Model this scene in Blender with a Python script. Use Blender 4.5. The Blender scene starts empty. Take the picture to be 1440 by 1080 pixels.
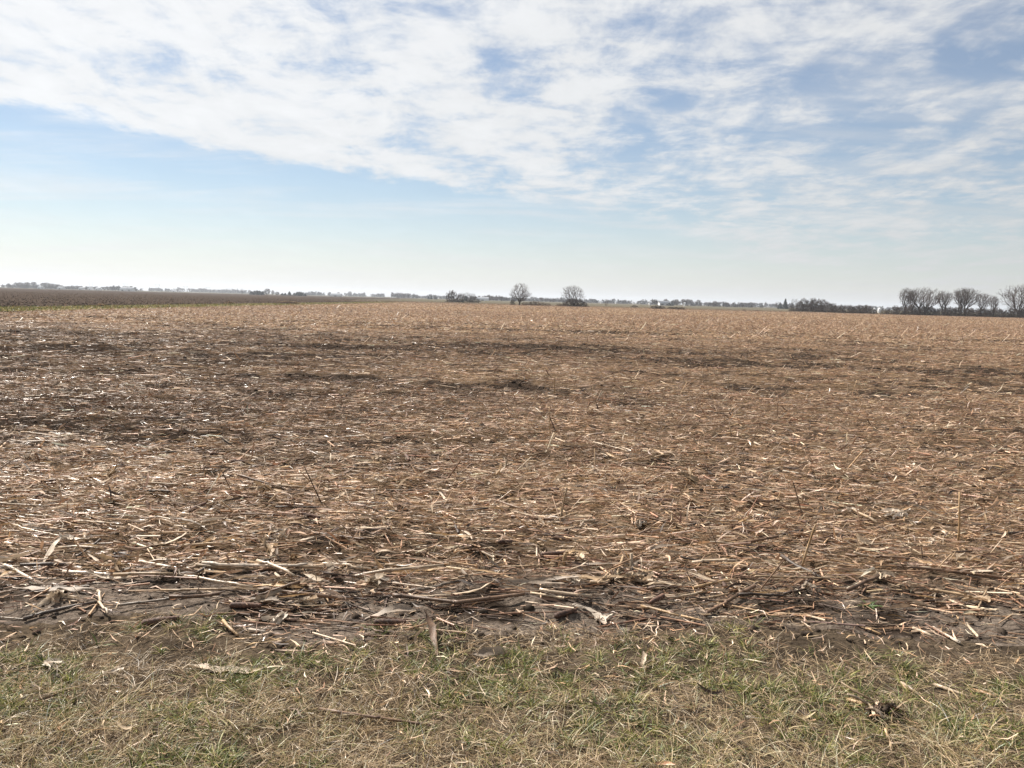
import bpy, math
import numpy as np

# ------------------------------------------------------------------ camera
sc = bpy.context.scene
C = sc.collection
LENS_F = 1152.0                 # focal length in pixels of the 1440 px wide photograph
PITCH, ROLL, EYE = math.radians(5.87), math.radians(1.48), 1.65

def _rx(a):
    c, s = math.cos(a), math.sin(a)
    return np.array([[1, 0, 0], [0, c, -s], [0, s, c]])

def _rz(a):
    c, s = math.cos(a), math.sin(a)
    return np.array([[c, -s, 0], [s, c, 0], [0, 0, 1]])

CAM = _rx(math.pi / 2 - PITCH) @ _rz(ROLL)
from mathutils import Matrix, Vector
cd = bpy.data.cameras.new('camera')
cd.sensor_fit = 'HORIZONTAL'
cd.sensor_width = 36.0
cd.lens = 36.0 * LENS_F / 1440.0
cd.clip_start, cd.clip_end = 0.05, 20000
cam = bpy.data.objects.new('camera', cd)
C.objects.link(cam)
cam.matrix_world = Matrix.Translation((0, 0, EYE)) @ Matrix(CAM.tolist()).to_4x4()
sc.camera = cam

# ------------------------------------------------------------------ light
SUN_AZ, SUN_EL = math.radians(-48), math.radians(47)     # to the front and left of the camera
SKY_STRENGTH = 0.05
CLOUD_LO, CLOUD_HI = 4.3, 10.5
sun_dir = Vector((math.sin(SUN_AZ) * math.cos(SUN_EL), math.cos(SUN_AZ) * math.cos(SUN_EL), math.sin(SUN_EL)))
sl = bpy.data.lights.new('sun', 'SUN')
sl.energy, sl.angle, sl.color = 5.0, math.radians(0.53), (1.0, 0.93, 0.84)
so = bpy.data.objects.new('sun', sl)
C.objects.link(so)
so.rotation_euler = sun_dir.to_track_quat('Z', 'Y').to_euler()
so.location = (-60, 50, 80)
sc.view_settings.view_transform = 'Standard'
sc.view_settings.look = 'None'
sc.view_settings.exposure = 1.0
sc.view_settings.gamma = 1.0
sc.view_settings.use_curve_mapping = False


class NT:
    """small helper for node trees"""
    def __init__(self, tree):
        self.t = tree
        tree.nodes.clear()

    def n(self, kind, **kw):
        nd = self.t.nodes.new(kind)
        ins = kw.pop('i', {})
        for k, v in kw.items():
            setattr(nd, k, v)
        for k, v in ins.items():
            s = nd.inputs[k]
            if isinstance(v, bpy.types.NodeSocket):
                self.t.links.new(v, s)
            else:
                s.default_value = v
        return nd

    def m(self, op, a, b=None, c=None, clamp=False):
        nd = self.t.nodes.new('ShaderNodeMath')
        nd.operation = op
        nd.use_clamp = clamp
        for k, v in enumerate((a, b, c)):
            if v is None:
                continue
            if isinstance(v, bpy.types.NodeSocket):
                self.t.links.new(v, nd.inputs[k])
            else:
                nd.inputs[k].default_value = v
        return nd.outputs[0]

    def ramp(self, v, lo, hi, a=0.0, b=1.0, smooth=True):
        nd = self.n('ShaderNodeMapRange', i={0: v, 1: lo, 2: hi, 3: a, 4: b})
        nd.interpolation_type = 'SMOOTHSTEP' if smooth else 'LINEAR'
        return nd.outputs[0]

    def mix(self, f, a, b, blend='MIX'):
        nd = self.t.nodes.new('ShaderNodeMix')
        nd.data_type = 'RGBA'
        nd.blend_type = blend
        for k, v in ((0, f), (6, a), (7, b)):
            if isinstance(v, bpy.types.NodeSocket):
                self.t.links.new(v, nd.inputs[k])
            else:
                nd.inputs[k].default_value = v if k == 0 else (*v, 1.0)[:4]
        return nd.outputs[2]

    def noise(self, vec, scale, detail=3.0, rough=0.55, dist=0.0):
        nd = self.n('ShaderNodeTexNoise', i={'Vector': vec, 'Scale': scale, 'Detail': detail, 'Roughness': rough, 'Distortion': dist})
        return nd.outputs[0]

    def link(self, a, b):
        self.t.links.new(a, b)


world = bpy.data.worlds.new('World')
sc.world = world
world.use_nodes = True
w = NT(world.node_tree)
sky = w.n('ShaderNodeTexSky', sky_type='NISHITA', sun_disc=False, sun_elevation=SUN_EL, sun_rotation=SUN_AZ,
          air_density=1.0, dust_density=0.15, ozone_density=2.0, altitude=200.0)
tc = w.n('ShaderNodeTexCoord')
nrm = w.n('ShaderNodeVectorMath', operation='NORMALIZE', i={0: tc.outputs['Generated']}).outputs[0]
sx = w.n('ShaderNodeSeparateXYZ', i={0: nrm})
dz = w.m('MAXIMUM', sx.outputs[2], 0.012)
u = w.m('DIVIDE', sx.outputs[0], dz)            # where the view ray meets a flat cloud deck
v = w.m('DIVIDE', sx.outputs[1], dz)
# the rim of the deck is a straight line v = 8.9 + 1.25 u
q = w.n('ShaderNodeCombineXYZ', i={0: u, 1: v, 2: 0.0}).outputs[0]
# a second, gentler projection for the cloud cells (the sky is curved, far cells do not shrink to nothing)
dz2 = w.m('ADD', w.m('MAXIMUM', sx.outputs[2], 0.0), 0.10)
q2 = w.n('ShaderNodeCombineXYZ', i={0: w.m('DIVIDE', sx.outputs[0], dz2), 1: w.m('MULTIPLY', w.m('DIVIDE', sx.outputs[1], dz2), 0.62), 2: 0.0}).outputs[0]
wob = w.noise(q2, 1.1, 3, 0.6)
wob2 = w.noise(q2, 5.0, 5, 0.65)
rim = w.m('SUBTRACT', w.m('ADD', 8.45, w.m('MULTIPLY', u, 1.25)), v)
rim = w.m('ADD', rim, w.m('MULTIPLY', w.m('SUBTRACT', wob, 0.5), 2.2))
rim = w.m('ADD', rim, w.m('MULTIPLY', w.m('SUBTRACT', wob2, 0.5), 2.6))
rim = w.m('ADD', rim, w.ramp(u, 0.3, 6.0, 0.0, 4.0, smooth=False))
soft = w.ramp(u, -1.0, 2.0, 0.55, 2.4)
deck = w.n('ShaderNodeMapRange', interpolation_type='SMOOTHSTEP', i={0: rim, 1: -0.2, 2: soft, 3: 0.0, 4: 1.0}).outputs[0]
# the deck is thickest over the left and thins out to the right
thick = w.ramp(u, -1.7, 1.5, 0.112, 0.006, smooth=False)
n1 = w.noise(q2, 3.3, 9, 0.64, 0.3)
n2 = w.noise(q2, 0.9, 2, 0.5)
n3 = w.noise(w.n('ShaderNodeMapping', i={'Vector': q2, 'Rotation': (0, 0, math.radians(24)), 'Scale': (1.0, 2.2, 1)}).outputs[0], 4.8, 7, 0.62, 0.3)
val = w.m('ADD', w.m('MULTIPLY', n1, 0.52), w.m('MULTIPLY', n2, 0.20))
val = w.m('ADD', val, w.m('MULTIPLY', n3, 0.28))
val = w.m('ADD', val, thick)
cov = w.m('MULTIPLY', w.ramp(val, 0.435, 0.602), deck)
# thin high streaks nearer the horizon, and the pale veil that every low line of sight runs through
st = w.n('ShaderNodeMapping', i={'Vector': q2, 'Rotation': (0, 0, math.radians(-14)), 'Scale': (0.42, 2.0, 1)}).outputs[0]
n4 = w.noise(st, 1.5, 6, 0.6, 0.4)
cir = w.m('MULTIPLY', w.ramp(n4, 0.44, 0.74), 0.62)
veil = w.m('MULTIPLY', w.m('POWER', 2.718, w.m('MULTIPLY', w.m('MAXIMUM', sx.outputs[2], 0.0), -13.0)), 0.98)
veil = w.m('MAXIMUM', veil, 0.17)
clear = w.m('MULTIPLY', w.m('SUBTRACT', 1.0, cov), w.m('SUBTRACT', 1.0, cir))
cov = w.m('SUBTRACT', 1.0, w.m('MULTIPLY', clear, w.m('SUBTRACT', 1.0, veil)))
# forward scattering: cloud is brighter towards the sun
sd = w.n('ShaderNodeVectorMath', operation='DOT_PRODUCT', i={0: nrm, 1: tuple(sun_dir)}).outputs['Value']
fw = w.ramp(sd, -0.35, 0.90, CLOUD_LO, CLOUD_HI, smooth=False)
shade = w.ramp(n1, 0.35, 0.75, 0.92, 1.05)
fw = w.m('MULTIPLY', fw, w.m('SUBTRACT', 1.0, w.m('MULTIPLY', veil, 0.10)))
cb = w.m('MULTIPLY', fw, w.m('ADD', w.m('MULTIPLY', w.m('SUBTRACT', shade, 1.0), w.m('SUBTRACT', 1.0, veil)), 1.0))
ccol = w.n('ShaderNodeCombineColor', i={0: w.m('MULTIPLY', cb, 0.98), 1: w.m('MULTIPLY', cb, 0.99), 2: cb}).outputs[0]
mixed = w.mix(w.m('MULTIPLY', cov, 0.95), sky.outputs[0], ccol)
bg = w.n('ShaderNodeBackground', i={'Color': mixed, 'Strength': SKY_STRENGTH})
wo = w.n('ShaderNodeOutputWorld', i={'Surface': bg.outputs[0]})

# ------------------------------------------------------------------ helpers
rng = np.random.default_rng(11)

def ray(px, py):
    return CAM @ np.array([(px - 720) / LENS_F, -(py - 540) / LENS_F, -1.0])

def gp(px, py):
    """ground point seen at photograph pixel px, py"""
    d = ray(px, py)
    t = -EYE / d[2]
    return d[0] * t, d[1] * t

def horizon(px):
    lo, hi = 300.0, 520.0
    for _ in range(40):
        m = (lo + hi) / 2
        if ray(px, m)[2] > 0:
            lo = m
        else:
            hi = m
    return lo

def at(px, Y):
    """x of the ground point at depth Y in photograph column px"""
    d = ray(px, horizon(px) + EYE * LENS_F / Y)
    return d[0] / d[1] * Y

def hp(pixels, Y):
    return pixels * Y / LENS_F

def vn(x, y, size, seed):
    """value noise in 0..1"""
    x = np.asarray(x, float) / size
    y = np.asarray(y, float) / size
    ix, iy = np.floor(x).astype(np.int64), np.floor(y).astype(np.int64)
    fx, fy = x - ix, y - iy
    fx, fy = fx * fx * (3 - 2 * fx), fy * fy * (3 - 2 * fy)
    def h(a, b):
        k = (a * 374761393 + b * 668265263 + seed * 982451653) & 0xFFFFFFFF
        k = ((k ^ (k >> 13)) * 1274126177) & 0xFFFFFFFF
        k = ((k ^ (k >> 16)) * 2246822519) & 0xFFFFFFFF
        return ((k ^ (k >> 15)) & 0xFFFFFF) / float(0xFFFFFF)
    return (h(ix, iy) * (1 - fx) + h(ix + 1, iy) * fx) * (1 - fy) + (h(ix, iy + 1) * (1 - fx) + h(ix + 1, iy + 1) * fx) * fy

def edge(x):
    """where the mown verge ends and the field begins"""
    return 3.93 + 0.02 * np.asarray(x) + 0.30 * (vn(x, 0, 0.9, 5) - 0.5) + 0.14 * (vn(x, 0, 0.23, 6) - 0.5)

FIELD_END = 252.0
def far_edge(x):
    x = np.asarray(x, float)
    return FIELD_END + 0.10 * np.clip(x, 0, 300) - 12 * np.exp(-((x - 55) / 30.0) ** 2)

def ground(x, y):
    x, y = np.asarray(x, float), np.asarray(y, float)
    f = np.clip((y - edge(x)) / 0.3 + 0.5, 0, 1)
    big = 0.07 * (vn(x, y, 3.1, 1) - 0.5)
    mid = 0.095 * (vn(x, y, 0.50, 2) - 0.5) + 0.048 * (vn(x, y, 0.17, 3) - 0.5) + 0.026 * (vn(x, y, 0.065, 4) - 0.5)
    fade = np.clip(1.4 - y / 60.0, 0.25, 1)
    f2 = np.clip((y - edge(x) - 0.1) / 0.8, 0, 1)
    return (big + mid * (0.35 + 0.25 * f + 0.4 * f2)) * fade

def residue_amount(x, y):
    """0..1: how much residue lies here; the bands follow the rows"""
    a = 0.80 + 0.8 * (vn(x * 0.28, y, 1.6, 21) - 0.5) + 0.9 * (vn(x * 0.5, y, 0.5, 22) - 0.5) + 0.7 * (vn(x, y, 0.16, 25) - 0.5) + 0.5 * (vn(x * 0.30, y, 7.0, 23) - 0.5)
    side = np.clip(-x / (0.62 * y + 0.1), -1, 1)                      # + to the left
    wx = y + 6.0 * (vn(x, y, 14.0, 27) - 0.5)
    a = a - 0.36 * np.exp(-((wx - 27) / 12.0) ** 2) * np.clip(0.38 + 0.75 * side, 0.1, 1)
    a = a - 0.34 * np.exp(-((wx - 10.8) / 2.4) ** 2) * np.clip(0.45 + 0.65 * side, 0, 1)
    a = a - 0.12 * np.exp(-((wx - 21.5) / 3.5) ** 2) * np.clip(0.4 - side, 0, 1)
    a = a - 0.14 * np.exp(-((wx - 37) / 5.0) ** 2) * np.clip(0.1 - side, 0, 1)
    a = a + 0.30 * np.exp(-((y - 7.0) / 1.5) ** 2)
    a = a + 0.45 * np.clip((y - 45) / 20, 0, 1)
    e = (y - edge(x))
    a = a * np.clip((e - 0.06 - 0.42 * vn(x, y, 0.7, 24)) / 0.36, 0.09, 1)
    return np.clip(a, 0.03, 1)

def darkened(x, y):
    """0..1: how much the residue colour is darkened: most in the middle distance, leftwards, and along the rim"""
    side = np.clip(-x / (0.62 * y + 0.1), -1, 1)
    wx = y + 7.0 * (vn(x, y, 15.0, 41) - 0.5)
    a = 0.82 * np.exp(-((wx - 25) / 14.0) ** 2) * np.clip(0.66 + 0.45 * side, 0.38, 1)
    a = a + 0.48 * np.exp(-((wx - 11.0) / 2.6) ** 2) * np.clip(0.50 + 0.6 * side, 0.12, 1)
    a = a + 0.62 * np.exp(-((y - edge(x) - 0.30) / 0.38) ** 2) + 0.55 * (vn(x * 0.4, y, 2.2, 42) - 0.5) + 0.45 * (vn(x * 0.6, y, 0.6, 43) - 0.5)
    return np.clip(a, 0, 0.85)

def tag(o, label=None, cat=None, group=None, kind=None):
    for k, val in (('label', label), ('category', cat), ('group', group), ('kind', kind)):
        if val:
            o[k] = val
    return o

def link(o, parent=None):
    C.objects.link(o)
    if parent is not None:
        o.parent = parent
    return o

def empty(name, loc, rz=0.0, scale=1.0):
    o = bpy.data.objects.new(name, None)
    o.empty_display_size = 0.1
    o.location = loc
    o.rotation_euler = (0, 0, rz)
    o.scale = (scale,) * 3 if np.isscalar(scale) else scale
    return link(o)

def mesh(name, verts, quads=None, tris=None, col=None, mat=None, smooth=False):
    verts = np.asarray(verts, np.float32).reshape(-1, 3)
    quads = np.zeros((0, 4), np.int32) if quads is None else np.asarray(quads, np.int32).reshape(-1, 4)
    tris = np.zeros((0, 3), np.int32) if tris is None else np.asarray(tris, np.int32).reshape(-1, 3)
    me = bpy.data.meshes.new(name)
    me.vertices.add(len(verts))
    me.vertices.foreach_set('co', verts.ravel())
    nl = quads.size + tris.size
    me.loops.add(nl)
    me.loops.foreach_set('vertex_index', np.concatenate([quads.ravel(), tris.ravel()]).astype(np.int32))
    starts = np.concatenate([np.arange(len(quads)) * 4, quads.size + np.arange(len(tris)) * 3]).astype(np.int32)
    me.polygons.add(len(starts))
    me.polygons.foreach_set('loop_start', starts)
    me.update(calc_edges=True)
    if smooth:
        me.polygons.foreach_set('use_smooth', np.ones(len(starts), bool))
    if col is not None:
        a = me.color_attributes.new('tint', 'FLOAT_COLOR', 'POINT')
        a.data.foreach_set('color', np.asarray(col, np.float32).ravel())
    if mat is not None:
        me.materials.append(mat)
    me.validate()
    return me

def mobj(name, me, parent=None, loc=(0, 0, 0)):
    o = bpy.data.objects.new(name, me)
    o.location = loc
    return link(o, parent)

class Geo:
    """collects verts, faces and colours of several pieces for one mesh"""
    def __init__(self):
        self.v, self.q, self.t, self.c, self.n = [], [], [], [], 0
    def add(self, v, q=None, t=None, c=None):
        v = np.asarray(v, float).reshape(-1, 3)
        if q is not None and len(q):
            self.q.append(np.asarray(q, int).reshape(-1, 4) + self.n)
        if t is not None and len(t):
            self.t.append(np.asarray(t, int).reshape(-1, 3) + self.n)
        self.v.append(v)
        if c is not None:
            c = np.asarray(c, float)
            self.c.append(np.broadcast_to(c, (len(v), 4)))
        self.n += len(v)
        return self
    def mesh(self, name, mat, smooth=False):
        return mesh(name, np.concatenate(self.v), np.concatenate(self.q) if self.q else None,
                    np.concatenate(self.t) if self.t else None,
                    np.concatenate(self.c) if self.c else None, mat, smooth)

# ---- ribbons: leaves, husks, shreds and grass blades, all vectorised
def ribbons(pos, yaw, pitch, L, W, arch, bend, roll, twist, col, nseg=3, fold=0.0, taper=0.6, root=False):
    n = len(pos)
    B = lambda a: np.broadcast_to(np.asarray(a, float), (n,))[:, None]
    yaw, pitch, L, W, arch, bend, roll, twist = map(B, (yaw, pitch, L, W, arch, bend, roll, twist))
    t = np.linspace(0, 1, nseg + 1)[None, :]
    s = t if root else t - 0.5
    lx = s * L
    ly = bend * L * (s * s - (0 if root else 0.08)) * 2
    lz = arch * L * (s * s - (0 if root else 0.08)) * 2
    if root:
        wd = W * 0.5 * (1 - taper * t ** 1.5)
    else:
        wd = W * 0.5 * (1 - taper * np.abs(2 * s) ** 2.2)
    a = roll + twist * s
    cy, cz = np.cos(a), np.sin(a)
    k = 3 if fold else 2
    P = np.empty((n, nseg + 1, k, 3))
    offs = (-1, 0, 1) if k == 3 else (-1, 1)
    for j, o in enumerate(offs):
        lift = 0.0 if o == 0 else fold * wd
        P[:, :, j, 0] = lx
        P[:, :, j, 1] = ly + o * wd * cy - lift * cz
        P[:, :, j, 2] = lz + o * wd * cz + lift * cy
    cp, sp = np.cos(pitch)[..., None], np.sin(pitch)[..., None]
    X = P[..., 0] * cp - P[..., 2] * sp
    Z = P[..., 0] * sp + P[..., 2] * cp
    c_, s_ = np.cos(yaw)[..., None], np.sin(yaw)[..., None]
    Y = P[..., 1]
    out = np.stack([X * c_ - Y * s_, X * s_ + Y * c_, Z], -1) + np.asarray(pos)[:, None, None, :]
    base = np.arange(n)[:, None, None] * ((nseg + 1) * k)
    i = np.arange(nseg)[None, :, None] * k
    j = np.arange(k - 1)[None, None, :]
    v0 = base + i + j
    q = np.stack([v0, v0 + 1, v0 + k + 1, v0 + k], -1).reshape(-1, 4)
    cc = np.repeat(np.asarray(col), (nseg + 1) * k, axis=0)
    return out.reshape(-1, 3), q, cc

# ---- tubes between many pairs of points (twigs, thin stalk bits)
def sticks(p0, p1, r0, r1, col, sides=3, cap=False):
    p0, p1 = np.asarray(p0, float), np.asarray(p1, float)
    n = len(p0)
    d = p1 - p0
    d /= np.linalg.norm(d, axis=1)[:, None] + 1e-9
    ref = np.where(np.abs(d[:, 2:3]) > 0.9, [[1.0, 0, 0]], [[0, 0, 1.0]])
    a = np.cross(d, ref)
    a /= np.linalg.norm(a, axis=1)[:, None] + 1e-9
    b = np.cross(d, a)
    th = np.arange(sides) * 2 * math.pi / sides
    ring = np.cos(th)[None, :, None] * a[:, None] + np.sin(th)[None, :, None] * b[:, None]
    r0 = np.broadcast_to(np.asarray(r0, float), (n,))[:, None, None]
    r1 = np.broadcast_to(np.asarray(r1, float), (n,))[:, None, None]
    v = np.concatenate([p0[:, None] + ring * r0, p1[:, None] + ring * r1], 1)
    base = np.arange(n)[:, None] * 2 * sides
    j = np.arange(sides)[None]
    jn = (j + 1) % sides
    q = np.stack([base + j, base + jn, base + sides + jn, base + sides + j], -1).reshape(-1, 4)
    cc = None if col is None else np.repeat(np.broadcast_to(np.asarray(col, float), (n, 4)), 2 * sides, axis=0)
    return v.reshape(-1, 3), q, cc

# ---- one detailed tube along a polyline with caps: a corn stalk
def tube(path, radii, sides=8, g=None, c=None, squash=1.0):
    path = np.asarray(path, float)
    n = len(path)
    tan = np.gradient(path, axis=0)
    tan /= np.linalg.norm(tan, axis=1)[:, None]
    ref = np.array([0, 0, 1.0]) if abs(tan[0, 2]) < 0.8 else np.array([1.0, 0, 0])
    a = np.cross(tan, ref)
    a /= np.linalg.norm(a, axis=1)[:, None]
    b = np.cross(tan, a)
    th = np.arange(sides) * 2 * math.pi / sides
    r = np.asarray(radii, float)[:, None, None]
    v = path[:, None] + (np.cos(th)[None, :, None] * a[:, None] + squash * np.sin(th)[None, :, None] * b[:, None]) * r
    v = v.reshape(-1, 3)
    q, t = [], []
    for i in range(n - 1):
        for j in range(sides):
            k = (j + 1) % sides
            q.append((i * sides + j, i * sides + k, (i + 1) * sides + k, (i + 1) * sides + j))
    m = len(v)
    v = np.concatenate([v, path[:1] - tan[:1] * radii[0] * 0.2, path[-1:] + tan[-1:] * radii[-1] * 0.2])
    for j in range(sides):
        k = (j + 1) % sides
        t.append((m, k, j))
        t.append((m + 1, (n - 1) * sides + j, (n - 1) * sides + k))
    g = g or Geo()
    return g.add(v, q, t, c)

# ------------------------------------------------------------------ materials
def new_mat(name):
    m = bpy.data.materials.new(name)
    m.use_nodes = True
    return m, NT(m.node_tree)

def finish(t, bsdf):
    t.n('ShaderNodeOutputMaterial', i={'Surface': bsdf})

def plain(name, color, rough=0.8, var=0.25, scale=8.0, spec=0.3):
    m, t = new_mat(name)
    tcn = t.n('ShaderNodeTexCoord').outputs['Object']
    f = t.ramp(t.noise(tcn, scale, 4), 0.25, 0.75, 1 - var, 1 + var)
    ob = t.n('ShaderNodeObjectInfo').outputs['Random']
    f = t.m('MULTIPLY', f, t.ramp(ob, 0, 1, 0.85, 1.15, smooth=False))
    c = t.n('ShaderNodeVectorMath', operation='SCALE', i={0: color, 'Scale': f}).outputs[0]
    b = t.n('ShaderNodeBsdfPrincipled', i={'Base Color': c, 'Roughness': rough, 'Specular IOR Level': spec})
    finish(t, b.outputs[0])
    return m

def tinted(name, rough_lo=0.25, rough_hi=0.75, translucent=0.0, nscale=22.0, spec=0.5, var=0.35):
    """colour of each piece from its own tint; alpha is how glossy the piece is"""
    m, t = new_mat(name)
    at_ = t.n('ShaderNodeAttribute', attribute_name='tint')
    pos = t.n('ShaderNodeTexCoord').outputs['Object']
    f = t.ramp(t.noise(pos, nscale, 4, 0.65), 0.25, 0.75, 1 - var, 1 + var)
    ob = t.n('ShaderNodeObjectInfo').outputs['Random']
    f = t.m('MULTIPLY', f, t.ramp(ob, 0, 1, 0.72, 1.2, smooth=False))
    c = t.n('ShaderNodeVectorMath', operation='SCALE', i={0: at_.outputs['Color'], 'Scale': f}).outputs[0]
    r = t.ramp(at_.outputs['Alpha'], 0, 1, rough_hi, rough_lo, smooth=False)
    bp = t.n('ShaderNodeBump', i={'Strength': 0.35, 'Distance': 0.004, 'Height': t.noise(pos, nscale * 6, 2)})
    b = t.n('ShaderNodeBsdfPrincipled', i={'Base Color': c, 'Roughness': r, 'Specular IOR Level': spec, 'Normal': bp.outputs[0]})
    out = b.outputs[0]
    if translucent:
        tr = t.n('ShaderNodeBsdfTranslucent', i={'Color': c})
        out = t.n('ShaderNodeMixShader', i={0: translucent, 1: b.outputs[0], 2: tr.outputs[0]}).outputs[0]
    finish(t, out)
    return m

M_RES = tinted('dry_corn_residue', translucent=0.12)
M_LEAF = tinted('dry_corn_leaf', translucent=0.22)
M_GRASS = tinted('grass_blades', rough_lo=0.3, rough_hi=0.65, translucent=0.30, spec=0.4, var=0.2)
M_TWIG = plain('bare_twigs', (0.075, 0.052, 0.042), 0.85, 0.25, 0.6)
M_TRUNK = plain('bark', (0.044, 0.034, 0.029), 0.9, 0.3, 2.0)
M_BRUSH = plain('brush_twigs', (0.068, 0.046, 0.034), 0.9, 0.35, 0.5)
M_RED = plain('red_brown_brush', (0.11, 0.058, 0.038), 0.9, 0.35, 0.5)
M_CONIF = plain('evergreen_needles', (0.018, 0.026, 0.016), 0.8, 0.4, 1.0)
M_WOODS = plain('distant_woods', (0.058, 0.049, 0.044), 0.9, 0.35, 0.05)
M_WHITE = plain('white_painted_metal', (0.74, 0.74, 0.74), 0.45, 0.04, 0.3, 0.5)
M_GREYROOF = plain('grey_metal_roof', (0.36, 0.37, 0.39), 0.45, 0.06, 0.3, 0.5)
M_DOOR = plain('dark_opening', (0.08, 0.08, 0.085), 0.6, 0.1, 1.0)
M_STEEL = plain('galvanised_steel', (0.34, 0.35, 0.36), 0.5, 0.1, 1.0, 0.5)

def soil_material():
    """field soil; where residue lies thick its fine chaff covers the soil"""
    m, t = new_mat('stubble_soil')
    pos = t.n('ShaderNodeNewGeometry').outputs['Position']
    Y = t.n('ShaderNodeSeparateXYZ', i={0: pos}).outputs[1]
    am = t.n('ShaderNodeAttribute', attribute_name='amount').outputs['Fac']
    fine = t.noise(pos, 45.0, 6, 0.72)
    mid = t.noise(pos, 7.0, 5, 0.65)
    rows = t.n('ShaderNodeMapping', i={'Vector': pos, 'Scale': (0.22, 1.0, 1.0)}).outputs[0]
    n_row2 = t.noise(rows, 3.2, 5, 0.7)
    dark = t.mix(t.ramp(mid, 0.3, 0.7), (0.014, 0.0105, 0.0085), (0.036, 0.027, 0.021))
    dark = t.mix(t.ramp(fine, 0.45, 0.75), dark, (0.062, 0.047, 0.036))
    # dry crust along the near headland
    crust = t.m('MULTIPLY', t.ramp(Y, 5.2, 4.4), t.ramp(t.noise(pos, 2.0, 5, 0.6), 0.38, 0.54))
    crust_c = t.mix(t.ramp(fine, 0.35, 0.65), (0.085, 0.068, 0.055), (0.215, 0.175, 0.142))
    dark = t.mix(t.m('MULTIPLY', crust, 0.85), dark, crust_c)
    chaff_c = t.mix(t.ramp(fine, 0.3, 0.7), (0.105, 0.068, 0.042), (0.33, 0.23, 0.142))
    amount = t.m('ADD', am, t.m('MULTIPLY', t.m('SUBTRACT', n_row2, 0.5), 1.6))
    amount = t.m('MULTIPLY', t.ramp(amount, 0.45, 0.95), t.ramp(Y, 5.0, 45.0, 0.42, 0.95))
    amount = t.m('MULTIPLY', amount, t.ramp(Y, 4.3, 5.2))
    chaff_c = t.mix(t.ramp(t.n('ShaderNodeAttribute', attribute_name='darkened').outputs['Fac'], 0, 1, 0, 0.8, smooth=False), chaff_c, (0.060, 0.040, 0.028))
    col = t.mix(amount, dark, chaff_c)
    h = t.m('ADD', t.m('MULTIPLY', fine, 0.55), t.m('MULTIPLY', mid, 0.45))
    bp = t.n('ShaderNodeBump', i={'Strength': 0.9, 'Distance': 0.035, 'Height': h})
    b = t.n('ShaderNodeBsdfPrincipled', i={'Base Color': col, 'Roughness': 0.95, 'Specular IOR Level': 0.0, 'Normal': bp.outputs[0]})
    finish(t, b.outputs[0])
    return m

def ground_mat(name, c0, c1, c2, s1, s2, stretch=(1, 1, 1), bump=0.05, rough=0.9):
    m, t = new_mat(name)
    pos = t.n('ShaderNodeNewGeometry').outputs['Position']
    st_ = t.n('ShaderNodeMapping', i={'Vector': pos, 'Scale': stretch}).outputs[0]
    a = t.noise(st_, s1, 5, 0.62)
    b_ = t.noise(pos, s2, 5, 0.68)
    col = t.mix(t.ramp(a, 0.35, 0.65), c0, c1)
    col = t.mix(t.ramp(b_, 0.42, 0.72), col, c2)
    bp = t.n('ShaderNodeBump', i={'Strength': 0.7, 'Distance': bump, 'Height': b_})
    bs = t.n('ShaderNodeBsdfPrincipled', i={'Base Color': col, 'Roughness': rough, 'Specular IOR Level': 0.0, 'Normal': bp.outputs[0]})
    finish(t, bs.outputs[0])
    return m

M_SOIL = soil_material()
M_VERGE = ground_mat('verge_thatch', (0.044, 0.034, 0.025), (0.105, 0.080, 0.056), (0.020, 0.016, 0.012), 3.0, 40.0, bump=0.015)
M_TILLED = ground_mat('tilled_soil', (0.036, 0.027, 0.022), (0.052, 0.039, 0.032), (0.105, 0.083, 0.066), 0.05, 0.9, (0.25, 1, 1), 0.12)
M_WATERWAY = ground_mat('green_waterway', (0.085, 0.085, 0.026), (0.125, 0.11, 0.042), (0.20, 0.15, 0.085), 0.25, 4.0, bump=0.05)
M_FALLOW = ground_mat('fallow_grass', (0.105, 0.078, 0.051), (0.155, 0.115, 0.073), (0.08, 0.058, 0.04), 0.06, 1.0, (0.25, 1, 1), 0.15)
M_FAR = ground_mat('distant_fields', (0.080, 0.076, 0.052), (0.115, 0.095, 0.066), (0.085, 0.076, 0.055), 0.006, 0.3, (0.3, 1, 1), 0.1)
M_CLOD = plain('earth_clods', (0.050, 0.039, 0.031), 0.95, 0.5, 30.0, 0.0)
M_DCLOD = plain('tilled_clods', (0.060, 0.047, 0.038), 0.95, 0.35, 1.5, 0.0)

# ------------------------------------------------------------------ the ground
def spacing(a, b, f):
    out = [a]
    while out[-1] < b:
        out.append(out[-1] + f(out[-1]))
    return np.array(out)

gy = np.concatenate([spacing(-3, 2.2, lambda y: 0.4)[:-1], spacing(2.2, 330.0, lambda y: max(0.028, 0.0105 * (y - 1.0)))])
xr = spacing(0.0, 215.0, lambda x: 0.03 + 0.0165 * max(0, x - 1.5))
gx = np.concatenate([-xr[::-1], xr[1:]])
GX, GY = np.meshgrid(gx, gy)
GZ = ground(GX, GY)
V = np.stack([GX, GY, GZ], -1).reshape(-1, 3)
nx = len(gx)
ii, jj = np.meshgrid(np.arange(len(gy) - 1), np.arange(nx - 1), indexing='ij')
v0 = ii * nx + jj
Q = np.stack([v0, v0 + 1, v0 + nx + 1, v0 + nx], -1).reshape(-1, 4)
cx = (GX[:-1, :-1] + GX[1:, 1:]).ravel() / 2
cy = (GY[:-1, :-1] + GY[1:, 1:]).ravel() / 2
wide = np.abs(cx) < 1.0 * cy + 8
WX = -33.2          # the waterway runs straight away from the camera
wleft, wright = WX - 7.5, WX
is_verge = cy < edge(cx)
is_water = (cx < wright) & (cx >= wleft) & (cy < FIELD_END)
is_tilled = (cx < wleft)
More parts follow.
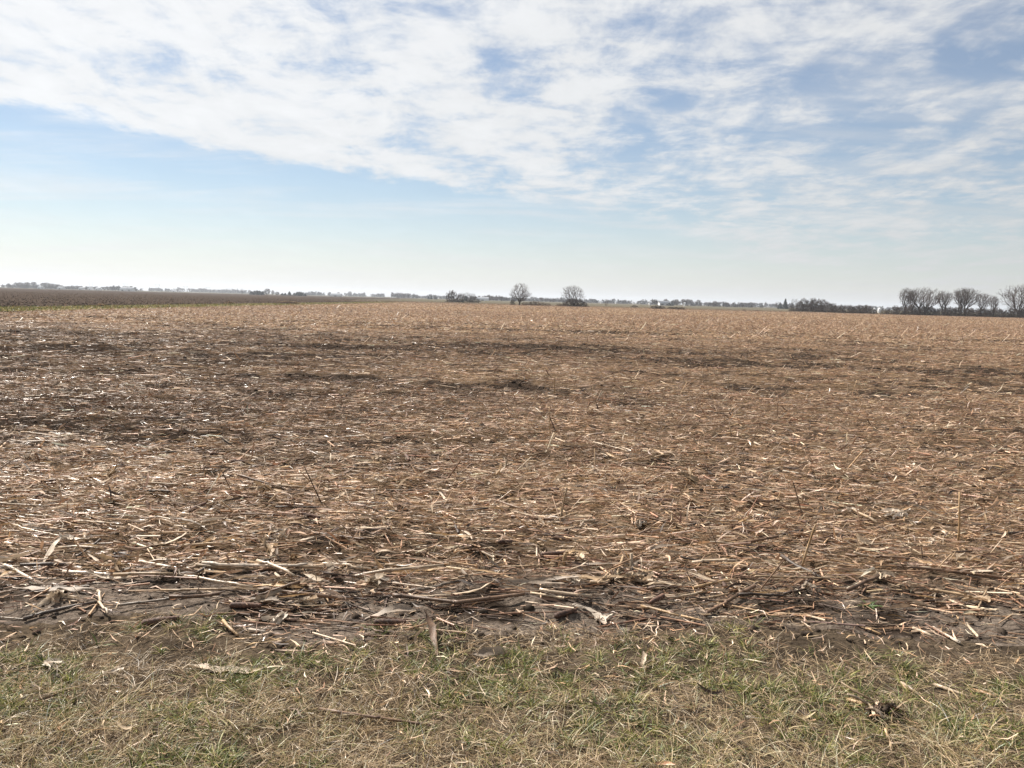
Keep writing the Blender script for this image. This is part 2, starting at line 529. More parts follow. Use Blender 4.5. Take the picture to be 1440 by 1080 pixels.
is_field = ~is_verge & (cx >= wright) & (cy <= far_edge(cx))
is_fallow = ~is_verge & ~is_tilled & ~is_water & ~is_field

def sheet(name, mask, mat, lift=0.0):
    qs = Q[mask & wide]
    used, inv = np.unique(qs.ravel(), return_inverse=True)
    vs = V[used] + (0, 0, lift)
    me = mesh(name, vs, inv.reshape(-1, 4), mat=mat, smooth=True)
    a = me.attributes.new('amount', 'FLOAT', 'POINT')
    a.data.foreach_set('value', residue_amount(vs[:, 0], vs[:, 1]).astype(np.float32))
    a = me.attributes.new('darkened', 'FLOAT', 'POINT')
    a.data.foreach_set('value', darkened(vs[:, 0], vs[:, 1]).astype(np.float32))
    return tag(mobj(name, me), kind='structure')

sheet('stubble_field', is_field, M_SOIL)
sheet('grass_verge', is_verge, M_VERGE)
sheet('grass_waterway', is_water & ~is_verge, M_WATERWAY, 0.05)
sheet('fallow_strip', is_fallow, M_FALLOW)
# tilled field: a long sheet reaching the farms on the horizon
def flat(name, pts, z, mat):
    o = mobj(name, mesh(name, [(x, y, z) for x, y in pts], quads=[range(4)], mat=mat))
    return tag(o, kind='structure')
near_tilled = sheet('tilled_field', is_tilled & ~is_verge, M_TILLED)
flat('far_tilled_field', [(-1500, 300), (-70, 300), (-120, 1050), (-1500, 1050)], -0.05, M_TILLED)
flat('ground', [(-6000, -60), (6000, -60), (6000, 7000), (-6000, 7000)], -0.16, M_FAR)

# ------------------------------------------------------------------ residue
PAL = np.array([[0.36, 0.245, 0.150], [0.48, 0.365, 0.255], [0.24, 0.185, 0.138], [0.165, 0.098, 0.060],
                [0.065, 0.043, 0.030], [0.38, 0.255, 0.150], [0.60, 0.49, 0.375], [0.29, 0.175, 0.110]]) * (1.30, 1.23, 1.20)

def tints(n, prob, jitter=0.16, gloss=0.33):
    k = rng.choice(len(PAL), n, p=np.array(prob) / sum(prob))
    c = PAL[k] * (1 + jitter * rng.standard_normal((n, 1))) * (1 + 0.03 * rng.standard_normal((n, 3)))
    g = np.where(rng.random(n) < gloss, rng.uniform(0.5, 1, n), rng.uniform(0, 0.35, n))
    return np.concatenate([np.clip(c, 0.02, 0.85), g[:, None]], 1)

def scatter(y0, y1, per_m2, power=1.0, margin=1.2, xmin=-33.0):
    area = 0.66 * (y1 ** 2 - y0 ** 2) + 2 * margin * (y1 - y0)
    n = int(area * per_m2)
    y = np.sqrt(rng.uniform(y0 ** 2, y1 ** 2, n))
    x = rng.uniform(-1, 1, n) * (0.66 * y + margin)
    keep = (rng.random(n) < residue_amount(x, y) ** power) & (x > xmin) & (y < far_edge(x) - 1) & (y > edge(x))
    return x[keep], y[keep]

def row_yaw(n, aligned=0.6, spread=0.30):
    a = np.where(rng.random(n) < aligned, rng.normal(0, spread, n), rng.uniform(-math.pi, math.pi, n))
    return a + np.where(rng.random(n) < 0.5, 0, math.pi)

P_LEAF = [4, 4.5, 3.5, 3, 2.4, 2.5, 2.6, 3]
P_STALK = [6, 5, 3, 2.5, 1.2, 3, 3, 2]
P_SHRED = [4, 4, 3.5, 3.5, 4.0, 2.2, 2.4, 3.5]

def ribbon_stuff(name, zones):
    g = Geo()
    for z in zones:
        x, y = scatter(z['y'][0], z['y'][1], z['d'], z.get('power', 1.0))
        n = len(x)
        L = rng.uniform(*z['L'], n)
        W = rng.uniform(*z['W'], n)
        hgt = rng.exponential(z.get('h', 0.018), n)
        up = rng.random(n) < z.get('up', 0.06)
        pitch = np.where(up, rng.uniform(0.3, 1.1, n), rng.normal(0, z.get('tilt', 0.12), n))
        p = np.stack([x, y, ground(x, y) + 0.004 + hgt + np.abs(np.sin(pitch)) * L * 0.5], -1)
        roll = rng.normal(0, z.get('roll', 0.7), n)
        tn = tints(n, z.get('p', P_SHRED), gloss=z.get('gl', 0.25))
        tn[:, :3] *= 1 - darkened(x, y)[:, None] * (0.62, 0.66, 0.68)  # piece colour made darker by its place in the field
        v, q, c = ribbons(p, row_yaw(n, z.get('al', 0.6), z.get('sp', 0.33)), pitch, L, W, rng.normal(0, 0.16, n), rng.normal(0, 0.16, n),
                          roll, rng.normal(0, 1.3, n), tn, nseg=z['s'], fold=z.get('fold', 0.0), taper=z.get('taper', 0.5))
        g.add(v, q, None, c)
    o = mobj(name, g.mesh(name, M_LEAF))
    return tag(o, kind='stuff')

def stick_stuff(name, zones):
    g = Geo()
    for z in zones:
        x, y = scatter(z['y'][0], z['y'][1], z['d'], 1.3)
        n = len(x)
        L = rng.uniform(*z['L'], n)
        r = rng.uniform(*z['r'], n)
        yaw = row_yaw(n, z.get('al', 0.65), 0.28)
        up = rng.random(n) < z.get('up', 0.03)
        pitch = np.where(up, rng.uniform(0.3, 1.3, n), rng.normal(0, 0.07, n))
        d = np.stack([np.cos(yaw) * np.cos(pitch), np.sin(yaw) * np.cos(pitch), np.sin(pitch)], -1) * L[:, None] / 2
        c0 = np.stack([x, y, ground(x, y) + r + rng.exponential(0.015, n) + np.abs(d[:, 2])], -1)
        v, q, c = sticks(c0 - d, c0 + d, r, r * rng.uniform(0.75, 1, n), tints(n, P_STALK, gloss=0.4), sides=z.get('sides', 5))
        g.add(v, q, None, c)
    o = mobj(name, g.mesh(name, M_RES, smooth=True))
    return tag(o, kind='stuff')

ribbon_stuff('shredded_leaf_litter', [
    dict(y=(3.9, 8.0), d=900, L=(0.02, 0.13), W=(0.002, 0.008), s=2, h=0.016),
    dict(y=(5.0, 9.2), d=420, L=(0.03, 0.16), W=(0.002, 0.007), s=2, h=0.022, p=[4, 6, 1.5, 1, 0.4, 4.5, 4, 2], gl=0.4),
    dict(y=(9.2, 16.0), d=130, L=(0.04, 0.18), W=(0.004, 0.010), s=1, h=0.022, p=[4, 5, 1.5, 1, 0.4, 4, 3, 2], gl=0.3),
    dict(y=(8.0, 15.0), d=560, L=(0.03, 0.15), W=(0.003, 0.010), s=2, h=0.018),
    dict(y=(15.0, 40.0), d=210, L=(0.05, 0.22), W=(0.007, 0.020), s=1, gl=0.12, h=0.022, power=1.5),
    dict(y=(40.0, 110.0), d=42, L=(0.08, 0.32), W=(0.02, 0.045), s=1, gl=0.04, h=0.025, up=0.10, tilt=0.2, power=1.3),
    dict(y=(110.0, 262.0), d=4.5, L=(0.12, 0.45), W=(0.03, 0.07), s=1, gl=0.0, h=0.025, up=0.12, tilt=0.25),
])
ribbon_stuff('broken_leaf_litter', [
    dict(y=(4.1, 8.0), d=150, L=(0.035, 0.17), W=(0.007, 0.022), s=5, fold=0.4, p=P_LEAF, h=0.022, up=0.10, taper=0.75),
    dict(y=(8.0, 15.0), d=75, L=(0.05, 0.19), W=(0.009, 0.025), s=3, fold=0.3, p=P_LEAF, h=0.024, up=0.10, taper=0.75),
    dict(y=(15.0, 40.0), d=16, L=(0.10, 0.30), W=(0.012, 0.028), s=2, gl=0.10, fold=0.3, p=P_LEAF, h=0.03, up=0.12, taper=0.75, power=1.5),
])
stick_stuff('stalk_litter', [
    dict(y=(4.1, 8.0), d=75, L=(0.04, 0.26), r=(0.002, 0.0075)),
    dict(y=(8.0, 15.0), d=32, L=(0.05, 0.24), r=(0.004, 0.010)),
    dict(y=(15.0, 40.0), d=6, L=(0.1, 0.45), r=(0.005, 0.010), sides=4, up=0.015),
    dict(y=(40.0, 110.0), d=1.1, L=(0.2, 0.7), r=(0.010, 0.018), sides=3, up=0.2),
])

# dark rotted bits strewn along the bare rim of the field
n = 5600
x = rng.uniform(-4.6, 4.6, n); y = edge(x) - 0.12 + 0.95 * rng.random(n) ** 1.3
k = rng.random(n) < np.clip(0.12 + 2.4 * (vn(x, y, 0.55, 26) - 0.32), 0.08, 1)
x, y = x[k], y[k]; n = len(x)
g = Geo()
p = np.stack([x, y, ground(x, y) + 0.004 + rng.exponential(0.008, n)], -1)
v, q, c = ribbons(p, row_yaw(n, 0.5, 0.4), rng.normal(0, 0.12, n), rng.uniform(0.015, 0.13, n), rng.uniform(0.002, 0.009, n), rng.normal(0, 0.2, n), rng.normal(0, 0.2, n),
                  rng.normal(0, 0.7, n), rng.normal(0, 1.3, n), tints(n, [2, 2, 3, 4, 6, 1, 1.2, 3]), nseg=2, taper=0.6)
g.add(v, q, None, c)
n = 420
x = rng.uniform(-4.6, 4.6, n); y = edge(x) + 0.02 + 0.75 * rng.random(n)
a_ = row_yaw(n, 0.7, 0.3); L = rng.uniform(0.06, 0.38, n)
d = np.stack([np.cos(a_), np.sin(a_), rng.normal(0, 0.05, n)], -1) * L[:, None] / 2
c0 = np.stack([x, y, ground(x, y) + 0.010], -1)
v, q, c = sticks(c0 - d, c0 + d, rng.uniform(0.002, 0.007, n), rng.uniform(0.002, 0.005, n), tints(n, [2, 1.5, 3, 4, 6, 1, 0.5, 2], gloss=0.4), 5)
g.add(v, q, None, c)
tag(mobj('rim_litter', g.mesh('rim_litter', M_RES)), kind='stuff')

# clods of earth between the residue
def clod_stuff(name, mat, x, y, size, base):
    n = len(x)
    ico = np.array([(0, 0, 1), (.894, 0, .447), (.276, .851, .447), (-.724, .526, .447), (-.724, -.526, .447), (.276, -.851, .447),
                    (.724, .526, -.447), (-.276, .851, -.447), (-.894, 0, -.447), (-.276, -.851, -.447), (.724, -.526, -.447), (0, 0, -1)])
    ft = np.array([(0, 1, 2), (0, 2, 3), (0, 3, 4), (0, 4, 5), (0, 5, 1), (1, 6, 2), (2, 7, 3), (3, 8, 4), (4, 9, 5), (5, 10, 1),
                   (6, 7, 2), (7, 8, 3), (8, 9, 4), (9, 10, 5), (10, 6, 1)])
    s = size[:, None, None] * rng.uniform(0.6, 1.25, (n, 12, 1)) * np.stack([rng.uniform(0.8, 1.5, n), rng.uniform(0.8, 1.3, n), rng.uniform(0.5, 0.9, n)], -1)[:, None]
    v = ico[None] * s + np.stack([x, y, base + size * 0.15], -1)[:, None]
    t = ft[None] + (np.arange(n) * 12)[:, None, None]
    o = mobj(name, mesh(name, v.reshape(-1, 3), tris=t.reshape(-1, 3), mat=mat))
    return tag(o, kind='stuff')

n = 15000
y = np.sqrt(rng.uniform(3.6 ** 2, 13.0 ** 2, n)); x = rng.uniform(-1, 1, n) * (0.66 * y + 1)
k = (y > edge(x) - 0.15) & (rng.random(n) > 0.9 * residue_amount(x, y))
x, y = x[k], y[k]
clod_stuff('soil_clods', M_CLOD, x, y, np.clip(rng.lognormal(-4.85, 0.6, len(x)), 0.003, 0.030), ground(x, y))
n = 26000
y = np.sqrt(rng.uniform(13.0 ** 2, 48.0 ** 2, n)); x = rng.uniform(-1, 1, n) * (0.66 * y + 1)
k = (x > -33) & (rng.random(n) > 1.15 * residue_amount(x, y))
x, y = x[k], y[k]
clod_stuff('field_clods', M_CLOD, x, y, np.clip(rng.lognormal(-3.9, 0.5, len(x)), 0.008, 0.06), ground(x, y))
n = 9000
y = 58 + 240 * rng.random(n) ** 1.7; x = WX - 7.7 - rng.random(n) * (0.72 * y - 30).clip(1)
clod_stuff('tilled_clods', M_DCLOD, x, y, rng.uniform(0.03, 0.10, n), ground(x, y))

# ------------------------------------------------------------------ verge grass
def verge_points(per_m2, y0=2.0, y1=4.35, hw=3.6):
    n = int((y1 - y0) * 2 * hw * per_m2)
    return rng.uniform(-hw, hw, n), rng.uniform(y0, y1, n)

def greenness(x, y):
    g_ = 0.5 + 0.95 * (vn(x, y, 0.34, 31) - 0.5) + 0.6 * (vn(x, y, 0.12, 32) - 0.5) + 0.5 * (vn(x, y, 1.1, 33) - 0.5)
    g_ = g_ + 0.12 * np.exp(-((y - 3.45) / 0.35) ** 2) - 0.10 * np.exp(-((y - 2.75) / 0.25) ** 2) + np.where(x < -0.6, 0.20, -0.16) + 0.42 * np.exp(-((x - 1.85) / 0.3) ** 2 - ((y - 2.98) / 0.25) ** 2)
    return np.clip(g_, 0, 1)

def verge_fade(x, y):
    e = edge(x) + 0.0 - y + 0.60 * (vn(x, y, 0.3, 34) - 0.5)
    return np.clip(e / 0.4, 0, 1)

def tuft_blades(cx_, cy_, nb, radius, L0, L1, W0, W1, cols, probs, name, lift=(0.55, 1.45)):
    """blades that spring from tuft centres and lean outwards"""
    k = np.repeat(np.arange(len(cx_)), rng.integers(nb[0], nb[1], len(cx_)))
    n = len(k)
    a = rng.uniform(0, 2 * math.pi, n)
    rr = radius * np.abs(rng.normal(0, 0.6, n))
    x, y = cx_[k] + np.cos(a) * rr, cy_[k] + np.sin(a) * rr
    size = rng.uniform(0.65, 1.25, len(cx_))[k]
    L = rng.uniform(L0, L1, n) * size
    tone = (1 + 0.20 * rng.standard_normal(len(cx_)))[k][:, None]
    gc = np.array(cols)[rng.choice(len(cols), n, p=probs)] * tone * (1 + 0.14 * rng.standard_normal((n, 1)))
    col = np.concatenate([np.clip(gc, 0.008, 0.6), rng.uniform(0.1, 0.9, (n, 1))], 1)
    p = np.stack([x, y, ground(x, y) - 0.003], -1)
    pit = np.clip(rng.uniform(*lift, n) - rr / radius * 0.35, 0.15, 1.5)
    v, q, c = ribbons(p, a + rng.normal(0, 0.5, n), pit, L, rng.uniform(W0, W1, n), -rng.uniform(0.05, 0.45, n), rng.normal(0, 0.12, n),
                      rng.normal(0, 0.5, n), rng.normal(0, 1.0, n), col, nseg=3, taper=0.88, root=True)
    g = Geo().add(v, q, None, c)
    return tag(mobj(name, g.mesh(name, M_GRASS)), kind='stuff')

x, y = verge_points(300)
k = rng.random(len(x)) < np.clip((greenness(x, y) - 0.37) * 3.0, 0.05, 1) * verge_fade(x, y)
tuft_blades(x[k], y[k], (14, 34), 0.030, 0.025, 0.085, 0.0024, 0.0058,
            [(0.100, 0.128, 0.036), (0.175, 0.185, 0.052), (0.29, 0.265, 0.09), (0.050, 0.076, 0.030), (0.44, 0.345, 0.20)], [0.29, 0.28, 0.18, 0.15, 0.10], 'grass')
x, y = verge_points(300, 2.0, 3.35)
k = rng.random(len(x)) < np.clip(1.5 - (y - 2.3) * 1.15, 0.10, 1) * np.clip(1.25 - greenness(x, y), 0.2, 1)
tuft_blades(x[k], y[k], (12, 28), 0.035, 0.04, 0.13, 0.0016, 0.0036,
            [(0.58, 0.45, 0.26), (0.47, 0.355, 0.195), (0.68, 0.57, 0.38), (0.28, 0.255, 0.085), (0.20, 0.135, 0.08)], [0.32, 0.28, 0.16, 0.12, 0.12], 'straw_tufts', (0.35, 1.35))

g = Geo()
x, y = verge_points(6800)
k = rng.random(len(x)) < np.clip(1.15 - 0.85 * greenness(x, y), 0.15, 1) * np.clip(verge_fade(x, y) * 1.1, 0.0, 1)
x, y = x[k], y[k]; n = len(x)
L = rng.uniform(0.03, 0.12, n)
gc = np.array([(0.52, 0.39, 0.24), (0.39, 0.28, 0.17), (0.64, 0.53, 0.38), (0.19, 0.13, 0.082), (0.075, 0.052, 0.036)])[rng.choice(5, n, p=[0.3, 0.27, 0.13, 0.18, 0.12])]
col = np.concatenate([np.clip(gc * (1 + 0.16 * rng.standard_normal((n, 1))), 0.02, 0.75), rng.uniform(0.0, 0.8, (n, 1))], 1)
p = np.stack([x, y, ground(x, y) + rng.exponential(0.008, n)], -1)
v, q, c = ribbons(p, rng.uniform(0, 2 * math.pi, n), np.abs(rng.normal(0.18, 0.35, n)), L, rng.uniform(0.0014, 0.0034, n), -rng.uniform(0.0, 0.35, n), rng.normal(0, 0.25, n),
                  rng.normal(0, 0.8, n), rng.normal(0, 1.0, n), col, nseg=2, taper=0.7, root=True)
g.add(v, q, None, c)
tag(mobj('dry_grass', g.mesh('dry_grass', M_GRASS)), kind='stuff')

# scraps of leaf and stalk blown from the field on to the verge
g = Geo()
for dens, Lr, Wr, fo, ns in ((230, (0.02, 0.10), (0.003, 0.008), 0.0, 2), (16, (0.04, 0.14), (0.006, 0.014), 0.35, 4)):
    x, y = verge_points(dens)
    k = rng.random(len(x)) < np.clip(0.25 + 0.75 * np.exp(-((edge(x) - y) / 0.75) ** 2), 0, 1) * (y < edge(x) + 0.2)
    x, y = x[k], y[k]; n = len(x)
    p = np.stack([x, y, ground(x, y) + 0.008 + rng.exponential(0.012, n)], -1)
    v, q, c = ribbons(p, rng.uniform(0, 6.28, n), rng.normal(0, 0.25, n), rng.uniform(*Lr, n), rng.uniform(*Wr, n), rng.normal(0, 0.2, n), rng.normal(0, 0.2, n),
                      rng.normal(0, 0.7, n), rng.normal(0, 1.3, n), tints(n, [4, 5, 3, 2, 1.5, 3, 4, 2]), nseg=ns, fold=fo, taper=0.6)
    g.add(v, q, None, c)
tag(mobj('leaf_scraps', g.mesh('leaf_scraps', M_LEAF)), kind='stuff')

# long grass in the waterway and along the far ends of the field
def far_tufts(name, x, y, L, cols):
    n = len(x)
    gc = np.array(cols)[rng.integers(0, len(cols), n)] * (1 + 0.15 * rng.standard_normal((n, 1)))
    col = np.concatenate([np.clip(gc, 0.02, 0.7), rng.uniform(0, 0.5, (n, 1))], 1)
    p = np.stack([x, y, ground(x, y)], -1)
    g = Geo()
    v, q, c = ribbons(p, rng.uniform(0, 2 * math.pi, n), rng.uniform(0.7, 1.5, n), L, L * 0.35, -rng.uniform(0, 0.3, n), 0 * L, rng.normal(0, 0.4, n), 0 * L, col, nseg=1, taper=0.7, root=True)
    g.add(v, q, None, c)
    return tag(mobj(name, g.mesh(name, M_GRASS)), kind='stuff')

n = 16000
y = 48 + 200 * rng.random(n) ** 1.8
far_tufts('waterway_grass', WX - 7.4 * rng.random(n), y, rng.uniform(0.08, 0.24, n),
          [(0.075, 0.09, 0.024), (0.105, 0.11, 0.032), (0.14, 0.125, 0.045), (0.24, 0.18, 0.095)])
n = 26000
x = rng.uniform(-60, 110, n)
far_tufts('fallow_grass', x, far_edge(x) + 75 * rng.random(n) ** 1.5, rng.uniform(0.06, 0.26, n),
          [(0.20, 0.14, 0.085), (0.14, 0.095, 0.06), (0.25, 0.18, 0.11), (0.11, 0.08, 0.055)])

# ------------------------------------------------------------------ single stalks, leaves, husks and cobs
def stalk_mesh(length, r, seed, colour, gloss=0.5, upright=False, sides=8, crook=0.02):
    rg = np.random.default_rng(seed)
    nodes = np.arange(rg.uniform(0.03, 0.10), length, rg.uniform(0.11, 0.17))
    ts, rr, cc = [0.0], [r * 0.98], [0]
    for s in nodes:
        if s - 0.012 > ts[-1] + 0.004 and s + 0.012 < length:
            ts += [s - 0.012, s, s + 0.012]
            rr += [r * 0.97, r * 1.16, r * 0.94]
            cc += [0, 1, 0]
    ts.append(length); rr.append(r * 0.86); cc.append(0)
    ts = np.array(ts)
    taper = 1 - 0.22 * ts / max(length, 0.3)
    off = crook * length * np.sin(ts / length * math.pi) * rg.choice([-1, 1])
    kink = np.cumsum(rg.normal(0, 0.004, len(ts)))
    path = np.stack([ts - (0 if upright else length / 2), off + kink, kink[::-1] * 0.4], -1)
    if upright:
        path = np.stack([path[:, 1], path[:, 2], path[:, 0]], -1)
    g = Geo()
    tube(path, np.array(rr) * taper, sides, g, None, squash=rg.uniform(0.8, 1.0))
    c = np.repeat(np.array(cc), sides).astype(float)
    c = np.concatenate([c, [0.3, 0.3]])
    base = np.array(colour)
    streak = 1 + 0.22 * rg.standard_normal(len(c))[:, None] * 0.6
    rgb = base[None] * streak * (1 - 0.35 * c[:, None])
    g.c = [np.concatenate([np.clip(rgb, 0.02, 0.85), np.full((len(c), 1), gloss)], 1)]
    return g.mesh('corn_stalk', M_RES, smooth=True)

def leaf_mesh(seed, L, W, colour, arch=0.1, bend=0.1, twist=1.5, nseg=9, gloss=0.3):
    rg = np.random.default_rng(seed)
    g = Geo()
    v, q, c = ribbons(np.zeros((1, 3)), 0.0, 0.0, [L], [W], [arch], [bend], [rg.normal(0, 0.4)], [twist], [[*colour, gloss]], nseg=nseg, fold=0.35, taper=0.85)
    v = v + np.random.default_rng(seed + 1).normal(0, W * 0.10, v.shape)
    cc = np.clip(c * np.concatenate([1 + 0.12 * rg.standard_normal((len(c), 1)).repeat(3, 1), np.ones((len(c), 1))], 1), 0.02, 1)
    g.add(v, q, None, cc)
    return g.mesh('corn_leaf', M_LEAF, smooth=True)

def husk_mesh(seed, L, W, colour):
    """crumpled overlapping husk blades pointing roughly one way from the shank"""
    rg = np.random.default_rng(seed)
    g = Geo()
    for k in range(5):
        v, q, c = ribbons(rg.normal(0, 0.010, (1, 3)) * (1, 1, 0.3), [rg.normal(0, 0.12)], [rg.normal(0.03, 0.06)], [L * rg.uniform(0.45, 0.9)], [W * rg.uniform(0.5, 0.95)],
                          [rg.normal(-0.08, 0.12)], [rg.normal(0, 0.25)], [rg.normal(0, 0.7)], [rg.normal(0, 1.5)],
                          [[*(np.array(colour) * rg.uniform(0.6, 1.15)), 0.3]], nseg=8, fold=0.45, taper=0.40, root=True)
        v = v + rg.normal(0, W * 0.07, v.shape)
        g.add(v, q, None, np.clip(c * np.concatenate([1 + 0.12 * rg.standard_normal((len(c), 1)).repeat(3, 1), np.ones((len(c), 1))], 1), 0.02, 0.85))
    return g.mesh('corn_husk', M_LEAF, smooth=True)

def cob_mesh(seed, L, r):
    rg = np.random.default_rng(seed)
    n = 16
    ts = np.linspace(0, 1, n)
    rad = r * (1 - 0.35 * ts ** 3) * (1 - 0.5 * (ts < 0.04)) * (1 + 0.10 * np.where(np.arange(n) % 2, 1, -1))
    path = np.stack([(ts - 0.5) * L, 0.02 * L * np.sin(ts * 3), 0 * ts], -1)
    g = Geo()
    tube(path, rad, 10, g)
    nvt = len(g.v[0])
    base = np.array([0.105, 0.056, 0.037])
    g.c = [np.concatenate([np.clip(base[None] * (1 + 0.3 * rg.standard_normal((nvt, 1))), 0.02, 0.5), np.zeros((nvt, 1))], 1)]
    return g.mesh('corn_cob', M_RES)

COL = {'tan': (0.34, 0.24, 0.145), 'pale': (0.48, 0.375, 0.265), 'grey': (0.23, 0.18, 0.135), 'brown': (0.15, 0.09, 0.054),
       'dark': (0.062, 0.043, 0.031), 'gold': (0.40, 0.265, 0.14), 'white': (0.62, 0.525, 0.42), 'russet': (0.19, 0.085, 0.045)}

def lay_stalk(x0, y0, x1, y1, colour, label, r=0.009, lift=0.012, gloss=0.6, name='corn_stalk', group=None, cat='corn stalk'):
    a, b = np.array(gp(x0, y0)), np.array(gp(x1, y1))
    d = b - a
    L = float(np.hypot(*d))
    m = (a + b) / 2
    ga, gb = float(ground(*a)), float(ground(*b))
    o = mobj(name, stalk_mesh(L, r, int(x0 * 7 + y0), COL[colour], gloss))
    o.location = (m[0], m[1], max((ga + gb) / 2, float(ground(*m))) + r + lift)
    o.rotation_euler = (0, -math.atan2(gb - ga, L), math.atan2(d[1], d[0]))
    return tag(o, label, cat, group)

def stand_stalk(bx, by, tx, ty, colour, label, r=0.0085, group=None, gloss=0.3):
    a = np.array(gp(bx, by))
    d = ray(tx, ty)
    top = np.array([0, 0, EYE]) + d * (a[1] / d[1])
    z0 = float(ground(*a)) - 0.02
    vec = Vector((top[0] - a[0], 0.0, top[2] - z0))
    o = mobj('stubble_stalk', stalk_mesh(vec.length, r, int(bx * 3 + by), COL[colour], gloss, upright=True, crook=0.012))
    o.location = (a[0], a[1], z0)
    o.rotation_euler = vec.to_track_quat('Z', 'Y').to_euler()
    return tag(o, label, 'corn stalk', group)

LAID = [
    (8, 803, 46, 824, 'white', 'short shiny white stalk piece at the far left of the field edge', 0.011),
    (36, 735, 72, 732, 'white', 'gleaming white stalk fragment at the left side above the long thin stalk', 0.009),
    (20, 757, 122, 774, 'pale', 'long thin pale stalk lying across the left edge of the residue', 0.008),
    (90, 814, 156, 821, 'white', 'bright pale stalk lying flat near the left field edge', 0.011),
    (195, 794, 243, 816, 'white', 'whitish stalk slanting down to the right in the left residue', 0.010),
    (160, 826, 242, 829, 'tan', 'straight tan stalk beside the whitish slanting one', 0.010),
    (34, 881, 137, 857, 'dark', 'long dark stalk lying on bare soil at the left grass edge', 0.011),
    (166, 863, 240, 855, 'grey', 'grey weathered stalk on bare soil next to the grass', 0.009),
    (137, 845, 151, 876, 'pale', 'short pale stalk lying across the long dark stalk', 0.009),
    (259, 829, 356, 839, 'pale', 'pale jointed stalk lying along the edge of the residue mat', 0.011),
    (284, 816, 432, 811, 'white', 'longest bright stalk of the left residue, lying level', 0.012),
    (375, 809, 452, 814, 'tan', 'tan stalk overlapping the longest bright stalk', 0.012),
    (238, 859, 310, 850, 'brown', 'brown stalk half sunk in the soil near the left grass', 0.010),
    (552, 850, 640, 858, 'brown', 'brown stalk at the centre edge, left half of a broken pair', 0.013),
    (638, 858, 738, 849, 'brown', 'brown stalk at the centre edge, right half of a broken pair', 0.013),
    (575, 841, 652, 828, 'grey', 'grey stalk behind the broken brown pair', 0.010),
    (758, 847, 832, 852, 'pale', 'pale stalk lying right of the broken brown pair', 0.011),
    (905, 851, 1002, 838, 'pale', 'long thin pale stalk tilted up to the right at the field edge', 0.008),
    (902, 855, 958, 873, 'gold', 'golden stalk slanting down towards the bare soil', 0.009),
    (1192, 838, 1250, 817, 'brown', 'thick brown stalk with a dark shadow beneath it', 0.013),
    (1243, 735, 1312, 750, 'gold', 'long golden stalk lying left of the tall standing stalk', 0.009),
    (1314, 877, 1354, 902, 'white', 'pale stalk with frayed end at the right grass edge', 0.010),
    (1284, 882, 1311, 893, 'pale', 'short pale stalk piece beside the frayed one', 0.009),
    (1359, 872, 1379, 894, 'pale', 'short stalk piece at the right end of the field edge', 0.009),
    (1206, 876, 1241, 887, 'gold', 'short golden stalk lying on bare soil at right', 0.007),
    (958, 871, 987, 878, 'gold', 'short yellow stalk on the dark soil at the grass edge', 0.007),
    (316, 879, 331, 899, 'gold', 'short orange stalk piece at the left grass edge', 0.009),
    (350, 889, 373, 894, 'white', 'short white stalk piece on the dry crust', 0.008),
    (1264, 960, 1291, 978, 'pale', 'short pale stalk lying in the grass above the earth clump', 0.008),
    (1314, 960, 1363, 979, 'pale', 'longer pale stalk lying in the grass to the right', 0.009),
    (1191, 983, 1228, 992, 'gold', 'golden stalk sticking out left of the earth clump', 0.010),
    (1246, 1012, 1258, 1051, 'tan', 'thin tan stalk lying below the earth clump in the grass', 0.006),
    (448, 1000, 604, 1019, 'brown', 'long brown stalk lying in the grass', 0.008),
    (1052, 803, 1120, 806, 'gold', 'golden stalk lying level in the right residue', 0.009),
    (1010, 768, 1062, 776, 'gold', 'tan stalk left of the leaning stalk at right', 0.009),
    (975, 833, 1035, 828, 'gold', 'gold stalk along the right field edge', 0.010),
    (590, 759, 700, 775, 'pale', 'long pale stalk in the middle of the residue', 0.008),
    (740, 735, 690, 722, 'brown', 'brown stalk propped near the two standing stalks', 0.010),
    (256, 732, 328, 711, 'pale', 'pale stalk slanting up to the right in the left residue', 0.009),
    (142, 708, 166, 718, 'pale', 'short pale stalk in the golden left patch', 0.010),
]
for x0, y0, x1, y1, c_, lb, r_ in LAID:
    lay_stalk(x0, y0, x1, y1, c_, lb, r_, lift=0.004 if y0 > 870 else 0.022, gloss=0.8 if c_ in ('white', 'pale') else 0.45)

